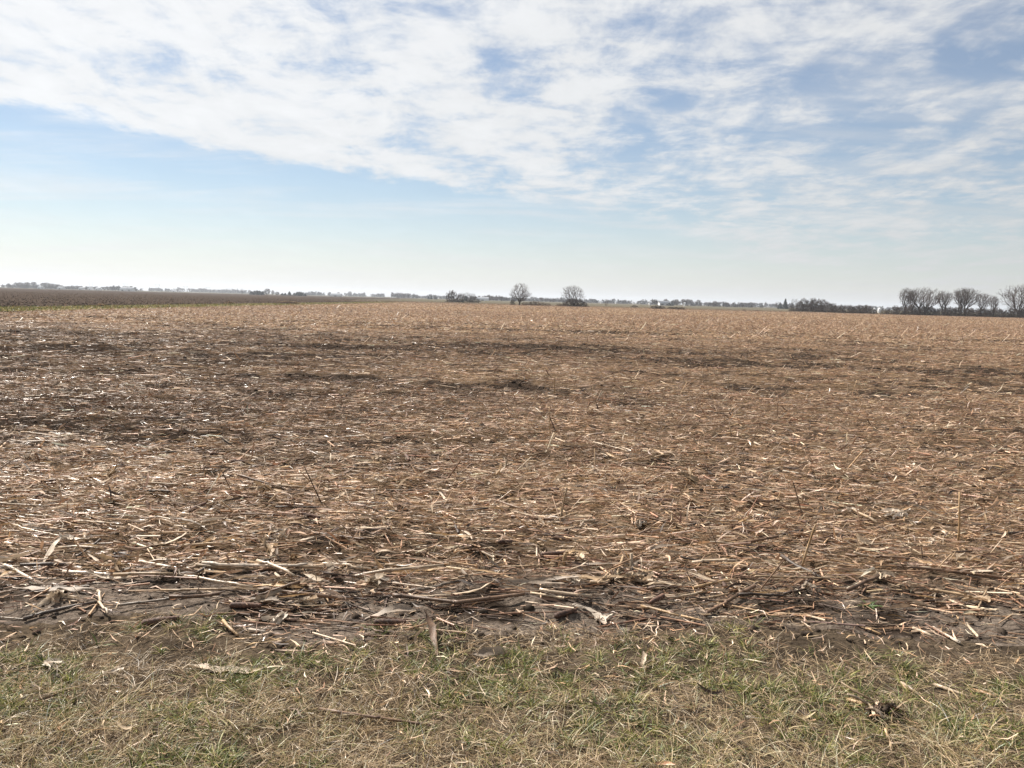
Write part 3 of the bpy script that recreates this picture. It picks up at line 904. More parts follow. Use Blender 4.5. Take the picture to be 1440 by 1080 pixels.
STOOD = [
    (787, 741, 797, 686, 'tan', 'taller of the two standing stalks that cross in the middle', 0.008),
    (794, 740, 788, 713, 'gold', 'shorter of the two standing stalks that cross in the middle', 0.008),
    (792, 805, 795, 778, 'gold', 'short upright stub left of its pale twin near the edge', 0.012),
    (888, 810, 888, 778, 'pale', 'short pale upright stub near the centre edge', 0.011),
    (1123, 795, 1146, 736, 'gold', 'tan stalk leaning right in the right half of the field', 0.009),
    (1348, 764, 1350, 692, 'gold', 'tall straight standing stalk at the right', 0.0095),
    (1131, 720, 1115, 678, 'brown', 'thin brown stalk leaning left at right of centre', 0.007),
    (512, 768, 480, 737, 'brown', 'dark stalk leaning far left at left of centre', 0.009),
    (560, 737, 513, 710, 'brown', 'dark stalk leaning far left behind the other', 0.008),
    (332, 702, 307, 655, 'brown', 'slender dark stalk leaning left in the left field', 0.008),
    (453, 708, 427, 655, 'brown', 'slender dark stalk leaning left, right of its twin', 0.008),
    (773, 622, 773, 572, 'gold', 'tall thin standing stalk far out in the centre', 0.008),
    (779, 555, 780, 529, 'gold', 'thin standing stalk farther out in the centre', 0.010),
    (833, 562, 834, 542, 'gold', 'thin standing stalk right of the far centre one', 0.010),
    (1025, 550, 1024, 528, 'tan', 'left stalk of a standing pair far out at right', 0.010),
    (1031, 549, 1031, 529, 'tan', 'right stalk of a standing pair far out at right', 0.009),
    (1192, 560, 1194, 540, 'tan', 'thin standing stalk far out at right beside a leaning one', 0.010),
    (1196, 556, 1205, 534, 'gold', 'thin leaning stalk far out at right', 0.009),
    (1093, 585, 1094, 556, 'brown', 'thin dark standing stalk midway out at right', 0.009),
    (1029, 620, 1027, 600, 'tan', 'stub standing midway out right of centre', 0.010),
    (845, 672, 852, 655, 'tan', 'small stub leaning right beyond the crossing stalks', 0.008),
    (963, 690, 975, 660, 'gold', 'slim stalk leaning right between centre and right', 0.007),
    (254, 612, 256, 594, 'tan', 'stub standing midway out in the left field', 0.010),
    (870, 640, 862, 625, 'brown', 'small dark stub leaning left beyond the centre', 0.008),
    (1300, 790, 1296, 770, 'brown', 'small dark stub left of the tall straight stalk', 0.008),
    (85, 700, 84, 684, 'brown', 'small stub standing at the left in the golden patch', 0.008),
]
for bx, by, tx, ty, c_, lb, r_ in STOOD:
    stand_stalk(bx, by, tx, ty, c_, lb, r_ * (0.8 if by < 660 else 0.75 if c_ == 'brown' else 1.0))

# loose leaves and husks one can point to
def put(name, me, px, py, rz, label, cat, lift=0.012, pitch=0.0, roll=0.0, group=None):
    x_, y_ = gp(px, py)
    o = mobj(name, me, loc=(x_, y_, float(ground(x_, y_)) + lift))
    o.rotation_euler = (roll, pitch, rz)
    return tag(o, label, cat, group)

put('corn_leaf', leaf_mesh(1, 0.42, 0.045, COL['grey'], 0.05, 0.05, 0.8), 75, 842, 0.05, 'broad grey leaf lying at the far left field edge', 'corn leaf')
put('corn_leaf', leaf_mesh(2, 0.36, 0.05, COL['pale'], 0.1, 0.1, 0.6), 318, 946, -0.02, 'pale twisted leaf lying level in the left grass', 'corn leaf')
put('corn_leaf', leaf_mesh(3, 0.22, 0.038, COL['grey'], -0.25, 0.25, 0.9), 690, 919, 0.25, 'curled grey leaf arching on the grass at centre', 'corn leaf', 0.02)
put('corn_leaf', leaf_mesh(4, 0.24, 0.05, COL['white'], -0.1, 0.1, 0.6), 71, 797, 1.2, 'pale leaf blade sticking up behind the white stalk', 'corn leaf', 0.06, -0.8)
put('corn_leaf', leaf_mesh(5, 0.22, 0.05, COL['white'], -0.2, 0.1, 0.6), 466, 816, -1.0, 'pale leaf blade standing up right of the long bright stalk', 'corn leaf', 0.05, -0.6)
put('corn_leaf', leaf_mesh(6, 0.32, 0.042, COL['grey'], -0.3, 0.25, 0.7), 556, 868, 0.4, 'curved grey leaf bending over the bare soil', 'corn leaf', 0.02)
put('corn_leaf', leaf_mesh(7, 0.45, 0.05, COL['tan'], 0.05, 0.05, 0.5), 840, 828, 0.08, 'broad tan leaf lying level before the upright stub', 'corn leaf', 0.03)
put('corn_leaf', leaf_mesh(8, 0.5, 0.055, COL['grey'], 0.04, 0.04, 0.5), 760, 786, -0.05, 'broad grey leaf lying level left of the upright stub', 'corn leaf', 0.03)
put('corn_leaf', leaf_mesh(9, 0.3, 0.035, COL['brown'], 0.1, 0.1, 1.5), 608, 903, 1.9, 'dark brown leaf standing crumpled at the grass edge', 'corn leaf', 0.04, -0.4)
put('corn_husk', husk_mesh(1, 0.20, 0.055, COL['grey']), 352, 854, 0.3, 'grey husk heaped over a cob at the left field edge', 'corn husk', 0.02)
put('corn_husk', husk_mesh(2, 0.16, 0.045, COL['white']), 400, 868, -1.5, 'pale open husk on the soil beside the grey one', 'corn husk', 0.02)
put('corn_husk', husk_mesh(3, 0.20, 0.05, COL['pale']), 83, 848, -1.2, 'pale ragged husk on the soil at the far left', 'corn husk', 0.02)
put('corn_husk', husk_mesh(4, 0.17, 0.05, COL['white']), 843, 872, 1.5, 'small white husk on the soil right of centre', 'corn husk', 0.02)
put('corn_husk', husk_mesh(5, 0.18, 0.05, COL['pale']), 890, 826, 1.0, 'pale open husk below the pale upright stub', 'corn husk', 0.04)
put('corn_husk', husk_mesh(6, 0.16, 0.05, COL['pale']), 1232, 822, 0.5, 'cream husk next to the thick brown stalk', 'corn husk', 0.03)
put('corn_husk', husk_mesh(7, 0.10, 0.03, COL['white']), 62, 942, 0.2, 'bleached husk scraps lying in the left grass', 'corn husk', 0.02)
put('corn_husk', husk_mesh(8, 0.11, 0.03, COL['white']), 150, 953, 0.6, 'bleached husk scraps beside dark stem in the left grass', 'corn husk', 0.02)
put('corn_leaf', leaf_mesh(39, 0.09, 0.025, COL['pale'], -0.2, 0.2, 1.2), 905, 930, 1.3, 'small pale leaf scrap tipped up in the grass right of centre', 'corn leaf', 0.03, -0.5)
put('corn_cob', cob_mesh(1, 0.17, 0.017), 226, 882, 0.5, 'reddish brown cob at the left grass edge', 'corn cob', 0.016)
put('corn_cob', cob_mesh(2, 0.16, 0.016), 345, 862, 0.05, 'reddish cob under the grey husk', 'corn cob', 0.014)
put('corn_cob', cob_mesh(3, 0.15, 0.016), 795, 867, 0.7, 'brown cob on bare soil right of the broken pair', 'corn cob', 0.016)
put('corn_cob', cob_mesh(4, 0.16, 0.017), 548, 885, 0.1, 'brown cob on bare soil below the curved leaf', 'corn cob', 0.016)
put('corn_cob', cob_mesh(5, 0.15, 0.016), 935, 712, 0.3, 'dark cob in the residue right of the crossing stalks', 'corn cob', 0.03)
put('corn_cob', cob_mesh(6, 0.15, 0.016), 335, 654, 0.1, 'dark cob in the left residue by a slender leaning stalk', 'corn cob', 0.03)

# the torn-out root clump on the verge, with stalk ends in it
def root_clump(px, py, size, label, seed, rz=0.0):
    rg = np.random.default_rng(seed)
    x_, y_ = gp(px, py)
    root = empty('root_clump', (x_, y_, float(ground(x_, y_))), rz)
    tag(root, label, 'root clump')
    ico = np.array([(0, 0, 1), (.894, 0, .447), (.276, .851, .447), (-.724, .526, .447), (-.724, -.526, .447), (.276, -.851, .447),
                    (.724, .526, -.447), (-.276, .851, -.447), (-.894, 0, -.447), (-.276, -.851, -.447), (.724, -.526, -.447), (0, 0, -1)])
    ft = [(0, 1, 2), (0, 2, 3), (0, 3, 4), (0, 4, 5), (0, 5, 1), (1, 6, 2), (2, 7, 3), (3, 8, 4), (4, 9, 5), (5, 10, 1),
          (1, 10, 6), (2, 6, 7), (3, 7, 8), (4, 8, 9), (5, 9, 10), (11, 7, 6), (11, 8, 7), (11, 9, 8), (11, 10, 9), (11, 6, 10)]
    g = Geo()
    for k in range(120):                      # a crumbly lump: many small clods stuck together
        a_, f_ = rg.uniform(0, 6.28), math.sqrt(rg.random())
        c_ = np.array([math.cos(a_) * f_ * size, math.sin(a_) * f_ * size * 0.62, size * 0.42 * (1 - f_ ** 2) * rg.uniform(0.0, 1)])
        g.add(c_ + ico * size * rg.uniform(0.05, 0.17) * rg.uniform(0.6, 1.4, (12, 1)), None, ft)
    mobj('earth', g.mesh('root_earth', M_CLOD), root)
    for k in range(3):
        st = stalk_mesh(size * rg.uniform(0.9, 1.6), 0.006, seed * 5 + k, COL[['tan', 'pale', 'brown', 'gold'][k]], 0.4, upright=True)
        o = mobj('stalk_stub', st, root, (rg.normal(0, size * 0.35), rg.normal(0, size * 0.25), size * 0.35))
        o.rotation_euler = (rg.normal(0, 0.3), rg.choice([-1, 1]) * rg.uniform(1.1, 1.5), rg.uniform(-0.9, 0.9))
    for k in range(7):
        lf = leaf_mesh(seed * 11 + k, size * rg.uniform(0.9, 1.8), size * 0.16, COL[['pale', 'tan', 'brown', 'grey'][k % 4]], rg.normal(0, 0.2), rg.normal(0, 0.2), 1.5)
        o = mobj('leaf_shred', lf, root, (rg.normal(0, size * 0.5), rg.normal(0, size * 0.4), size * 0.4))
        o.rotation_euler = (rg.normal(0, 0.5), rg.normal(0, 0.5), rg.uniform(0, 6.28))
    n = 60
    ang = rg.uniform(0, 2 * math.pi, n)
    p0 = np.stack([np.cos(ang) * size * 0.6, np.sin(ang) * size * 0.45, rg.uniform(0.1, 0.6, n) * size], -1)
    p1 = p0 + np.stack([np.cos(ang), np.sin(ang), rg.uniform(-0.9, 0.2, n)], -1) * (size * rg.uniform(0.3, 0.7, n))[:, None]
    v, q, c = sticks(p0, p1, 0.0016, 0.0008, [0.17, 0.12, 0.08, 0.1], 3)
    g2 = Geo().add(v, q, None, c)
    mobj('roots', g2.mesh('roots', M_RES), root)
    return root

root_clump(1246, 1000, 0.095, 'dark root clump with stalk ends lying torn out on the verge', 3, 0.4)
root_clump(868, 826, 0.06, 'small dark root clump in the residue by the pale upright stub', 4, 1.0)
root_clump(680, 800, 0.05, 'small dark root clump in the middle residue', 5, 2.0)
root_clump(1375, 792, 0.055, 'reddish root clump with upright fibres at the right', 6, 0.2)

# repeats that look alike: about 300 stalks, 300 leaves and 60 husks, the nearest ones
def taken_points(n, y0, y1, bias=1.6):
    xs, ys = [], []
    while len(xs) < n:
        y_ = y0 + (y1 - y0) * rng.random() ** bias
        x_ = rng.uniform(-1, 1) * (0.64 * y_ + 0.4)
        if rng.random() < residue_amount(np.array([x_]), np.array([y_]))[0] and y_ > float(edge(x_)) + 0.22:
            xs.append(x_); ys.append(y_)
    return xs, ys

def scatter_things(n, protos, name, label, cat, group, y0, y1, tilt, lift, aligned=0.62, spread=0.3, bias=1.6):
    xs, ys = taken_points(n, y0, y1, bias)
    yaw = row_yaw(n, aligned, spread)
    for k in range(n):
        me = protos[k % len(protos)]
        o = bpy.data.objects.new(name, me)
        t_ = rng.normal(0, tilt)
        s = rng.uniform(0.75, 1.2)
        ext = me['ext'] * s
        o.location = (xs[k], ys[k], float(ground(xs[k], ys[k])) + lift + rng.exponential(0.012) + abs(math.sin(t_)) * ext * 0.45)
        o.rotation_euler = (rng.uniform(-math.pi, math.pi) if 'stalk' in name else rng.normal(0, 0.5), t_, yaw[k])
        o.scale = (s, s, s)
        C.objects.link(o)
        tag(o, label, cat, group)

def with_ext(me, e):
    me['ext'] = e
    return me

for cname, nn, lb, gr in (('pale', 60, 'pale cut corn stalk piece lying loose in the residue mat', 'pale loose corn stalks'),
                          ('tan', 80, 'tan cut corn stalk piece lying loose in the residue mat', 'tan loose corn stalks'),
                          ('brown', 65, 'brown weathered corn stalk piece lying loose in the residue mat', 'brown loose corn stalks'),
                          ('dark', 45, 'blackened rotten corn stalk piece lying loose in the residue mat', 'blackened loose corn stalks')):
    pr = []
    for k in range(6):
        L = float(rng.uniform(0.12, 0.50))
        pr.append(with_ext(stalk_mesh(L, float(rng.uniform(0.0065, 0.0115)), 100 + k * 7 + nn, COL[cname], 0.75 if cname == 'pale' else 0.4, sides=7), L))
    scatter_things(nn, pr, 'loose_corn_stalk', lb, 'corn stalk', gr, 4.25, 9.5, 0.07, 0.012)
for cname, nn, lb, gr in (('pale', 110, 'pale dry corn leaf lying curled in the residue', 'pale loose corn leaves'),
                          ('gold', 90, 'golden tan corn leaf lying curled in the residue', 'golden loose corn leaves'),
                          ('grey', 80, 'grey weathered corn leaf lying flat in the residue', 'grey loose corn leaves')):
    pr = []
    for k in range(7):
        L = float(rng.uniform(0.16, 0.42))
        pr.append(with_ext(leaf_mesh(200 + k * 3 + nn, L, float(rng.uniform(0.011, 0.025)), COL[cname], float(rng.normal(0, 0.13)), float(rng.normal(0, 0.15)), float(rng.normal(0, 1.6))), L))
    scatter_things(nn, pr, 'loose_corn_leaf', lb, 'corn leaf', gr, 4.2, 8.5, 0.14, 0.018, aligned=0.6)
pr = [with_ext(husk_mesh(300 + k, float(rng.uniform(0.1, 0.2)), float(rng.uniform(0.03, 0.055)), COL[['pale', 'white', 'tan'][k % 3]]), 0.15) for k in range(6)]
scatter_things(60, pr, 'loose_corn_husk', 'papery corn husk lying open in the residue', 'corn husk', 'loose corn husks', 4.2, 8.5, 0.25, 0.015, aligned=0.2)
pr = [with_ext(cob_mesh(400 + k, 0.15, 0.015), 0.15) for k in range(3)]
scatter_things(24, pr, 'loose_corn_cob', 'bare brown corn cob lying in the residue', 'corn cob', 'loose corn cobs', 4.3, 9.0, 0.1, 0.018, aligned=0.3)

# one green weed at the edge
def weed(px, py, label, h=0.07):
    x_, y_ = gp(px, py)
    root = empty('green_weed', (x_, y_, float(ground(x_, y_))))
    tag(root, label, 'weed')
    for k in range(9):
        a_ = k * 2.4
        g = Geo()
        v, q, c = ribbons(np.zeros((1, 3)), [a_], [0.5 + 0.07 * k], [h * (1.1 - 0.03 * k)], [0.022], [-0.3], [0.05], [0.1], [0.3], [[0.08, 0.125, 0.032, 0.4]], nseg=4, fold=0.3, taper=0.8, root=True)
        g.add(v, q, None, c)
        mobj('leaf', g.mesh('weed_leaf', M_GRASS, True), root)
weed(1222, 853, 'small bright green weed at the right field edge')

# ------------------------------------------------------------------ trees, brush and farms on the skyline
def grow(seed, shape, n=650, trunks=1, base=0.22, bias=0.45, twigs=3):
    """a leafless tree of unit height: crown points are reached one after another from the nearest wood.
    Returns p0, p1, r0, r1, and which segments are thick enough to be limbs"""
    rg = np.random.default_rng(seed)
    pts = []
    while len(pts) < n:
        p = rg.uniform(-1, 1, 3)
        z = (p[2] + 1) / 2
        rad = shape(z) * (0.55 + 0.80 * float(vn(math.atan2(p[1], p[0]) * 1.1 + 20, z * 2.4, 0.55, seed)))
        if rad > 0 and p[0] ** 2 + p[1] ** 2 < rad ** 2:
            if math.hypot(p[0], p[1]) > rad * rg.random() * 0.6 or z > 0.8:      # denser towards the outside
                pts.append((p[0], p[1], z))
    pts = np.array(pts)
    pos, par, dist = [], [], []
    for k in range(trunks):
        a = rg.uniform(0, 6.28) + k * 6.28 / trunks
        o = np.array([math.cos(a), math.sin(a), 0]) * 0.02 * (trunks > 1)
        prev = -1
        for s_ in range(5):
            f = s_ / 4.0
            lean = 0.10 * f * (trunks > 1)
            pos.append(o + np.array([math.cos(a) * lean, math.sin(a) * lean, base * f]) + rg.normal(0, 0.006, 3) * (s_ > 0))
            par.append(prev); dist.append(0.0 if prev < 0 else dist[prev] + base / 4)
            prev = len(pos) - 1
    order = np.argsort(np.linalg.norm(pts - np.array([0, 0, base]), axis=1) + rg.normal(0, 0.04, n))
    for i_ in order:
        p = pts[i_]
        P = np.array(pos)
        dv = p - P
        d = np.linalg.norm(dv, axis=1)
        cost = d + bias * np.array(dist) + np.where(P[:, 2] > p[2] + 0.01, 0.55, 0) + np.where(P[:, 2] < base * 0.75, 0.6, 0)
        k = int(np.argmin(cost))
        ns = max(1, min(5, int(d[k] / 0.055)))
        prev = k
        for s_ in range(1, ns + 1):
            f = s_ / ns
            q_ = P[k] + dv[k] * f + np.array([0, 0, 0.03 * d[k] * f * (1 - f)]) + (rg.normal(0, 0.010, 3) if s_ < ns else 0)
            pos.append(q_); par.append(prev); dist.append(dist[prev] + d[k] / ns)
            prev = len(pos) - 1
    m = len(pos)
    leaf = np.ones(m)
    for k in range(m - 1, -1, -1):
        if par[k] >= 0:
            leaf[par[k]] += leaf[k]
    pos = np.array(pos)
    rad = 0.0017 * leaf ** 0.47
    p0, p1, r0, r1 = [], [], [], []
    for k in range(m):
        if par[k] >= 0:
            p0.append(pos[par[k]]); p1.append(pos[k]); r0.append(min(rad[par[k]], rad[k] * 1.35)); r1.append(rad[k])
    big = np.array(r1) > 0.0075
    # fine twigs off the outer wood
    for k in range(m):
        if leaf[k] < 14 and par[k] >= 0:
            dd = pos[k] - pos[par[k]]
            dd = dd / (np.linalg.norm(dd) + 1e-9)
            for t_ in range(twigs):
                e = dd * 0.8 + rg.normal(0, 0.55, 3) + np.array([0, 0, 0.30])
                e = e / np.linalg.norm(e) * rg.uniform(0.025, 0.085)
                p0.append(pos[k]); p1.append(pos[k] + e); r0.append(0.0012); r1.append(0.0007)
    big = np.concatenate([big, np.zeros(len(p0) - len(big), bool)])
    return np.array(p0), np.array(p1), np.array(r0), np.array(r1), big

TREES = {}
def tree_proto(kind, seed, shape, rmin=0.010, **kw):
    p0, p1, r0, r1, big = grow(seed, shape, **kw)
    H = 10.0
    out = []
    for sel, mat, sides, lo in ((big, M_TRUNK, 5, 0.05), (~big, M_TWIG, 3, rmin)):
        v, q, _ = sticks(p0[sel] * H, p1[sel] * H, np.maximum(r0[sel] * H, lo), np.maximum(r1[sel] * H, lo), None, sides)
        out.append(mesh('branches', v, q, mat=mat))
    TREES[kind] = (out[0], out[1], H)

def ell(w_, z0, z1, p_=0.5, skew=0.5):
    """crown outline: half width at height z"""
    def f(z):
        if z <= z0 or z >= z1:
            return 0
        t_ = ((z - z0) / (z1 - z0)) ** (math.log(0.5) / math.log(skew))
        return w_ * (4 * t_ * (1 - t_)) ** p_
    return f

tree_proto('round_a', 3, ell(0.47, 0.17, 1.0, 0.5, 0.48), n=760, base=0.20, twigs=4)
tree_proto('round_b', 8, ell(0.56, 0.16, 1.0, 0.5, 0.55), n=700, base=0.15, trunks=2, twigs=4)
tree_proto('vase_a', 14, ell(0.48, 0.16, 1.0, 0.62, 0.68), n=640, base=0.20, trunks=3, bias=0.75, twigs=4)
tree_proto('vase_b', 21, ell(0.31, 0.22, 1.0, 0.62, 0.66), n=520, base=0.25, trunks=2, bias=0.75, twigs=4)
tree_proto('lean_a', 33, ell(0.38, 0.24, 1.0, 0.62, 0.68), n=520, base=0.26, trunks=2, bias=0.75, twigs=4)
tree_proto('slim_a', 44, ell(0.19, 0.22, 1.0, 0.55, 0.6), n=400, base=0.30, bias=0.6, twigs=4)
tree_proto('oak_a', 57, ell(0.50, 0.16, 1.0, 0.5, 0.58), n=620, base=0.24, bias=0.75, twigs=4)
tree_proto('small_a', 63, ell(0.42, 0.12, 1.0, 0.5, 0.55), n=170, base=0.2, rmin=0.022, twigs=4)
tree_proto('small_b', 69, ell(0.33, 0.12, 1.0, 0.5, 0.6), n=150, base=0.24, trunks=2, rmin=0.022, twigs=4)
tree_proto('far_a', 81, ell(0.46, 0.08, 1.0, 0.5, 0.52), n=220, base=0.16, trunks=2, rmin=0.11, twigs=4)
tree_proto('far_b', 88, ell(0.36, 0.10, 1.0, 0.5, 0.58), n=200, base=0.2, rmin=0.10, twigs=4)
tree_proto('small_c', 75, ell(0.52, 0.08, 1.0, 0.5, 0.5), n=200, base=0.16, trunks=2, rmin=0.03, twigs=4)

def bare_tree(kind, px, Y, hpx, label, group=None, wide=1.0, rz=None, sink=0.0):
    if Y > 840:
        kind = 'far_b' if kind in ('small_b', 'slim_a') else 'far_a'
    tm, cm, H = TREES[kind]
    h = hp(hpx, Y)
    s = h / H
    root = empty('bare_tree', (at(px, Y), Y, -0.1 - sink), rng.uniform(0, 6.28) if rz is None else rz, (s * wide, s * wide, s))
    tag(root, label, 'tree', group)
    mobj('trunk', tm, root)
    mobj('crown', cm, root)
    return root

# brush: many stems from one base
BRUSH = {}
def brush_proto(kind, seed, mat, n=190, W=1.0, tall=1.0):
    """a thicket of unit width and height: many stems from the ground, fuzzy rounded outline"""
    p0, p1, r0, r1, big = grow(seed, ell(0.5 * W, -0.25, 1.0 * tall, 0.5, 0.5), n=n, trunks=9, base=0.10, bias=0.15, twigs=5)
    p0, p1 = p0 * (1, 1, 1), p1 * (1, 1, 1)
    for p in (p0, p1):
        p[:, :2] *= 1 + 0.9 * np.exp(-p[:, 2:3] * 9)
    r0, r1 = np.maximum(r0 * 1.6, 0.0078), np.maximum(r1 * 1.6, 0.0066)
    v, q, _ = sticks(p0, p1, r0, r1, None, 3)
    BRUSH[kind] = mesh('brush', v, q, mat=mat)

brush_proto('brown', 5, M_BRUSH, 380)
brush_proto('brown2', 6, M_BRUSH, 320, 1.25, 0.9)
brush_proto('red', 7, M_RED, 190, 1.15, 0.95)
brush_proto('dark', 9, M_TWIG, 320, 1.15)

def brush(kind, px, Y, hpx, wpx, label, group=None, name='brush_clump'):
    o = mobj(name, BRUSH[kind], loc=(at(px, Y), Y, -0.1))
    h, w_ = hp(hpx, Y), hp(wpx, Y)
    o.scale = (w_, w_, h * 1.05)
    o.rotation_euler = (0, 0, rng.uniform(0, 6.28))
    return tag(o, label, 'brush', group)

# evergreens: tiers of drooping needle sprays round a stem
CONI = {}
def conifer_proto(kind, seed, W, n=900, blunt=0.0):
    rg = np.random.default_rng(seed)
    z = rg.random(n) ** 1.25
    rad = W * (np.clip(1 - z, 0, 1) ** (1 - 0.45 * blunt)) * rg.uniform(0.55, 1.08, n) * (0.8 + 0.3 * np.sin(z * 40))
    a = rg.uniform(0, 6.28, n)
    p = np.stack([np.cos(a) * rad * 0.55, np.sin(a) * rad * 0.55, 0.06 + z * 0.92], -1)
    g = Geo()
    v, q, _ = ribbons(p, a, rg.uniform(-0.5, 0.15, n), 0.07 + rad * 0.75, 0.05 + 0.05 * rg.random(n), -0.1 * np.ones(n), np.zeros(n), rg.normal(0, 0.6, n), np.zeros(n), np.zeros((n, 4)), nseg=2, taper=0.7, root=True)
    crown = mesh('needles', v, q, mat=M_CONIF)
    v, q, _ = sticks([(0, 0, 0)], [(0, 0, 0.97)], [0.025], [0.004], None, 6)
    CONI[kind] = (crown, mesh('stem', v, q, mat=M_TRUNK))
conifer_proto('spruce', 2, 0.30)
conifer_proto('broad', 3, 0.42, 1000, 0.6)
conifer_proto('round', 4, 0.55, 1000, 1.1)

def conifer(kind, px, Y, hpx, wpx, label, group=None):
    h = hp(hpx, Y)
    base = {'spruce': 0.30, 'broad': 0.42, 'round': 0.55}[kind]
    k_ = hp(wpx, Y) / (2 * base)
    root = empty('evergreen_tree', (at(px, Y), Y, -0.15), rng.uniform(0, 6.28), (k_, k_, h))
    tag(root, label, 'tree', group)
    mobj('crown', CONI[kind][0], root)
    mobj('trunk', CONI[kind][1], root)
    return root

# the hedgerow at the right
HR = 'trees of the right hedgerow'
bare_tree('slim_a', 1272, 278, 38, 'slim leafless tree at the left end of the right hedgerow', HR, 1.1, 0.3)
bare_tree('slim_a', 1282, 281, 35, 'slim leafless tree second in the right hedgerow, before the big spreading one', HR, 1.0, 2.1)
bare_tree('vase_a', 1297, 278, 39, 'big spreading many-stemmed leafless tree third in the right hedgerow', HR, 1.25, 1.0)
bare_tree('vase_b', 1325, 279, 35, 'forked leafless tree fourth in the right hedgerow, right of the big spreading one', HR, 1.1, 0.5)
bare_tree('vase_b', 1351, 278, 39.5, 'tall forked leafless tree fifth in the right hedgerow', HR, 1.05, 3.4)
bare_tree('lean_a', 1360, 277, 39.5, 'leafless tree leaning right beside the tall forked one in the hedgerow', HR, 1.0, 0.1)
bare_tree('lean_a', 1381, 277, 33, 'smaller leafless tree leaning right in the hedgerow gap', HR, 0.9, -0.2)
bare_tree('slim_a', 1396, 279, 30, 'thin small leafless tree just left of the hedgerow gap', HR, 1.2, 1.3)
bare_tree('oak_a', 1432, 274, 46, 'broad tallest leafless tree at the right edge of the hedgerow', HR, 1.1, 0.6)
HB = 'brush along the right hedgerow'
lab = 'leafless brown brush clump under the hedgerow trees at right'
for k, px in enumerate(np.arange(1258, 1490, 7.5)):
    Y_ = 276 - 0.03 * (px - 1258) + rng.uniform(-2, 2)
    brush(['brown', 'brown2', 'brown', 'dark'][k % 4], float(px + rng.uniform(-2, 2)), Y_, rng.uniform(9.5, 15), rng.uniform(11, 16), lab, HB)
MB = 'brush of the middle hedge'
lab = 'tall leafless brush clump in the dense middle hedge'
for k, px in enumerate((1124, 1130, 1137, 1144, 1151, 1158, 1165, 1171)):
    brush(['brown', 'dark', 'brown2', 'brown'][k % 4], px, 318 + rng.uniform(-5, 5), [15, 18.5, 17, 19, 18, 17.5, 15, 13][k], rng.uniform(11, 15), lab, MB)
lab = 'low leafless brush clump along the hedge between tall brush and white tanks'
for k, px in enumerate((1178, 1184, 1191, 1198, 1205, 1211, 1218, 1224)):
    brush(['brown2', 'brown', 'dark', 'brown'][k % 4], px, 298 + rng.uniform(-5, 5), [11, 10, 11, 10.5, 11.5, 11, 12, 9.5][k], rng.uniform(10, 14), lab, 'low brush of the middle hedge')
brush('dark', 1230, 290, 6.5, 7, 'small dark bush just in front of the white tanks')
brush('dark', 1243, 288, 8, 9, 'small dark bush right of the white tanks')
brush('brown', 1250, 284, 8, 9, 'low brown bush at the left foot of the right hedgerow')
bare_tree('small_b', 1117, 335, 17.5, 'small leafless tree between the lone spruce and the dense hedge', None, 0.9)
bare_tree('small_a', 1140, 322, 19.5, 'scrubby leafless tree rising from the dense middle hedge', None, 0.8)
brush('brown', 1114, 330, 9, 9, 'brown bush at the foot of the small tree beside the lone spruce')
conifer('spruce', 1217, 300, 12.5, 7, 'small dark evergreen in the low hedge')
conifer('spruce', 1104, 700, 14.5, 7.5, 'lone dark spruce left of the dense middle hedge')
conifer('spruce', 1097, 690, 9, 6, 'short dark spruce beside the lone taller spruce')
bare_tree('small_a', 1093, 720, 10, 'faint leafless tree left of the lone spruce')

# middle: the two solitary trees and the bushes around them
bare_tree('round_a', 730.5, 263, 31, 'solitary round leafless tree left of its twin in the middle distance', None, 1.0, 0.9)
bare_tree('round_b', 805, 258, 29.5, 'solitary round leafless tree with brush round its trunk', None, 1.0, 0.2)
for px, hh, ww in ((795, 8, 9), (801, 11, 12), (808, 11.5, 13), (816, 9.5, 12), (822, 7, 9)):
    brush('dark', px, 257 + rng.uniform(-1.5, 1.5), hh, ww, 'dark brush clump round the trunk of the right solitary tree', 'brush under the right solitary tree')
for px, hh, ww in ((737, 5, 9), (744, 5.5, 10), (750, 7, 10), (756, 6.5, 11), (763, 5.5, 11), (770, 4.5, 9)):
    brush('red', px, 262 + rng.uniform(-2, 2), hh, ww, 'low reddish brown brush clump between the two solitary trees', 'reddish brush between the solitary trees')
for px, hh in ((786, 4.5), (791, 4)):
    brush('red', px, 260, hh, 8, 'low reddish brush just left of the right solitary tree', 'reddish brush beside the right solitary tree')
brush('brown', 721, 264, 8, 7, 'thin upright brush left of the left solitary tree')
brush('brown', 636, 372, 16, 17, 'large rounded brown bush standing alone left of the solitary trees')
brush('brown', 647, 374, 11.5, 10, 'smaller brown bush against the right side of the large rounded bush')
brush('brown2', 667, 380, 9, 12, 'low brown brush right of the large rounded bush')
brush('brown2', 660, 380, 6, 9, 'lowest brown brush right of the large rounded bush')
conifer('round', 651, 368, 4, 3.2, 'tiny dark evergreen at the foot of the large rounded bush')
for px, hh in ((649, 12), (656, 12.5), (664, 11.5)):
    bare_tree('small_c', px, 620, hh, 'leafless tree standing behind the large rounded bush', 'trees behind the large rounded bush', 0.9)
conifer('round', 655, 610, 7.5, 6, 'dark evergreen behind the large rounded bush')
bare_tree('small_b', 852.5, 290, 11.5, 'small spindly leafless tree alone right of the solitary trees', None, 0.8)
brush('dark', 892.5, 300, 3.5, 9, 'low dark bush on the fallow strip right of the spindly tree')
for px, hh, ww in ((919, 4.6, 9), (925, 5.6, 10), (931, 4.6, 9)):
    brush('dark', px, 252, hh, ww, 'low dark brush clump at the field end below the white silo', 'brush below the white silo')
for px in (944, 951, 958):
    brush('brown', px, 245, 4.2, 11, 'low brown brush clump at the field end below the dark evergreens', 'brush below the dark evergreens')
brush('red', 1046, 250, 3.6, 4.5, 'tiny rust coloured bush at the field end')
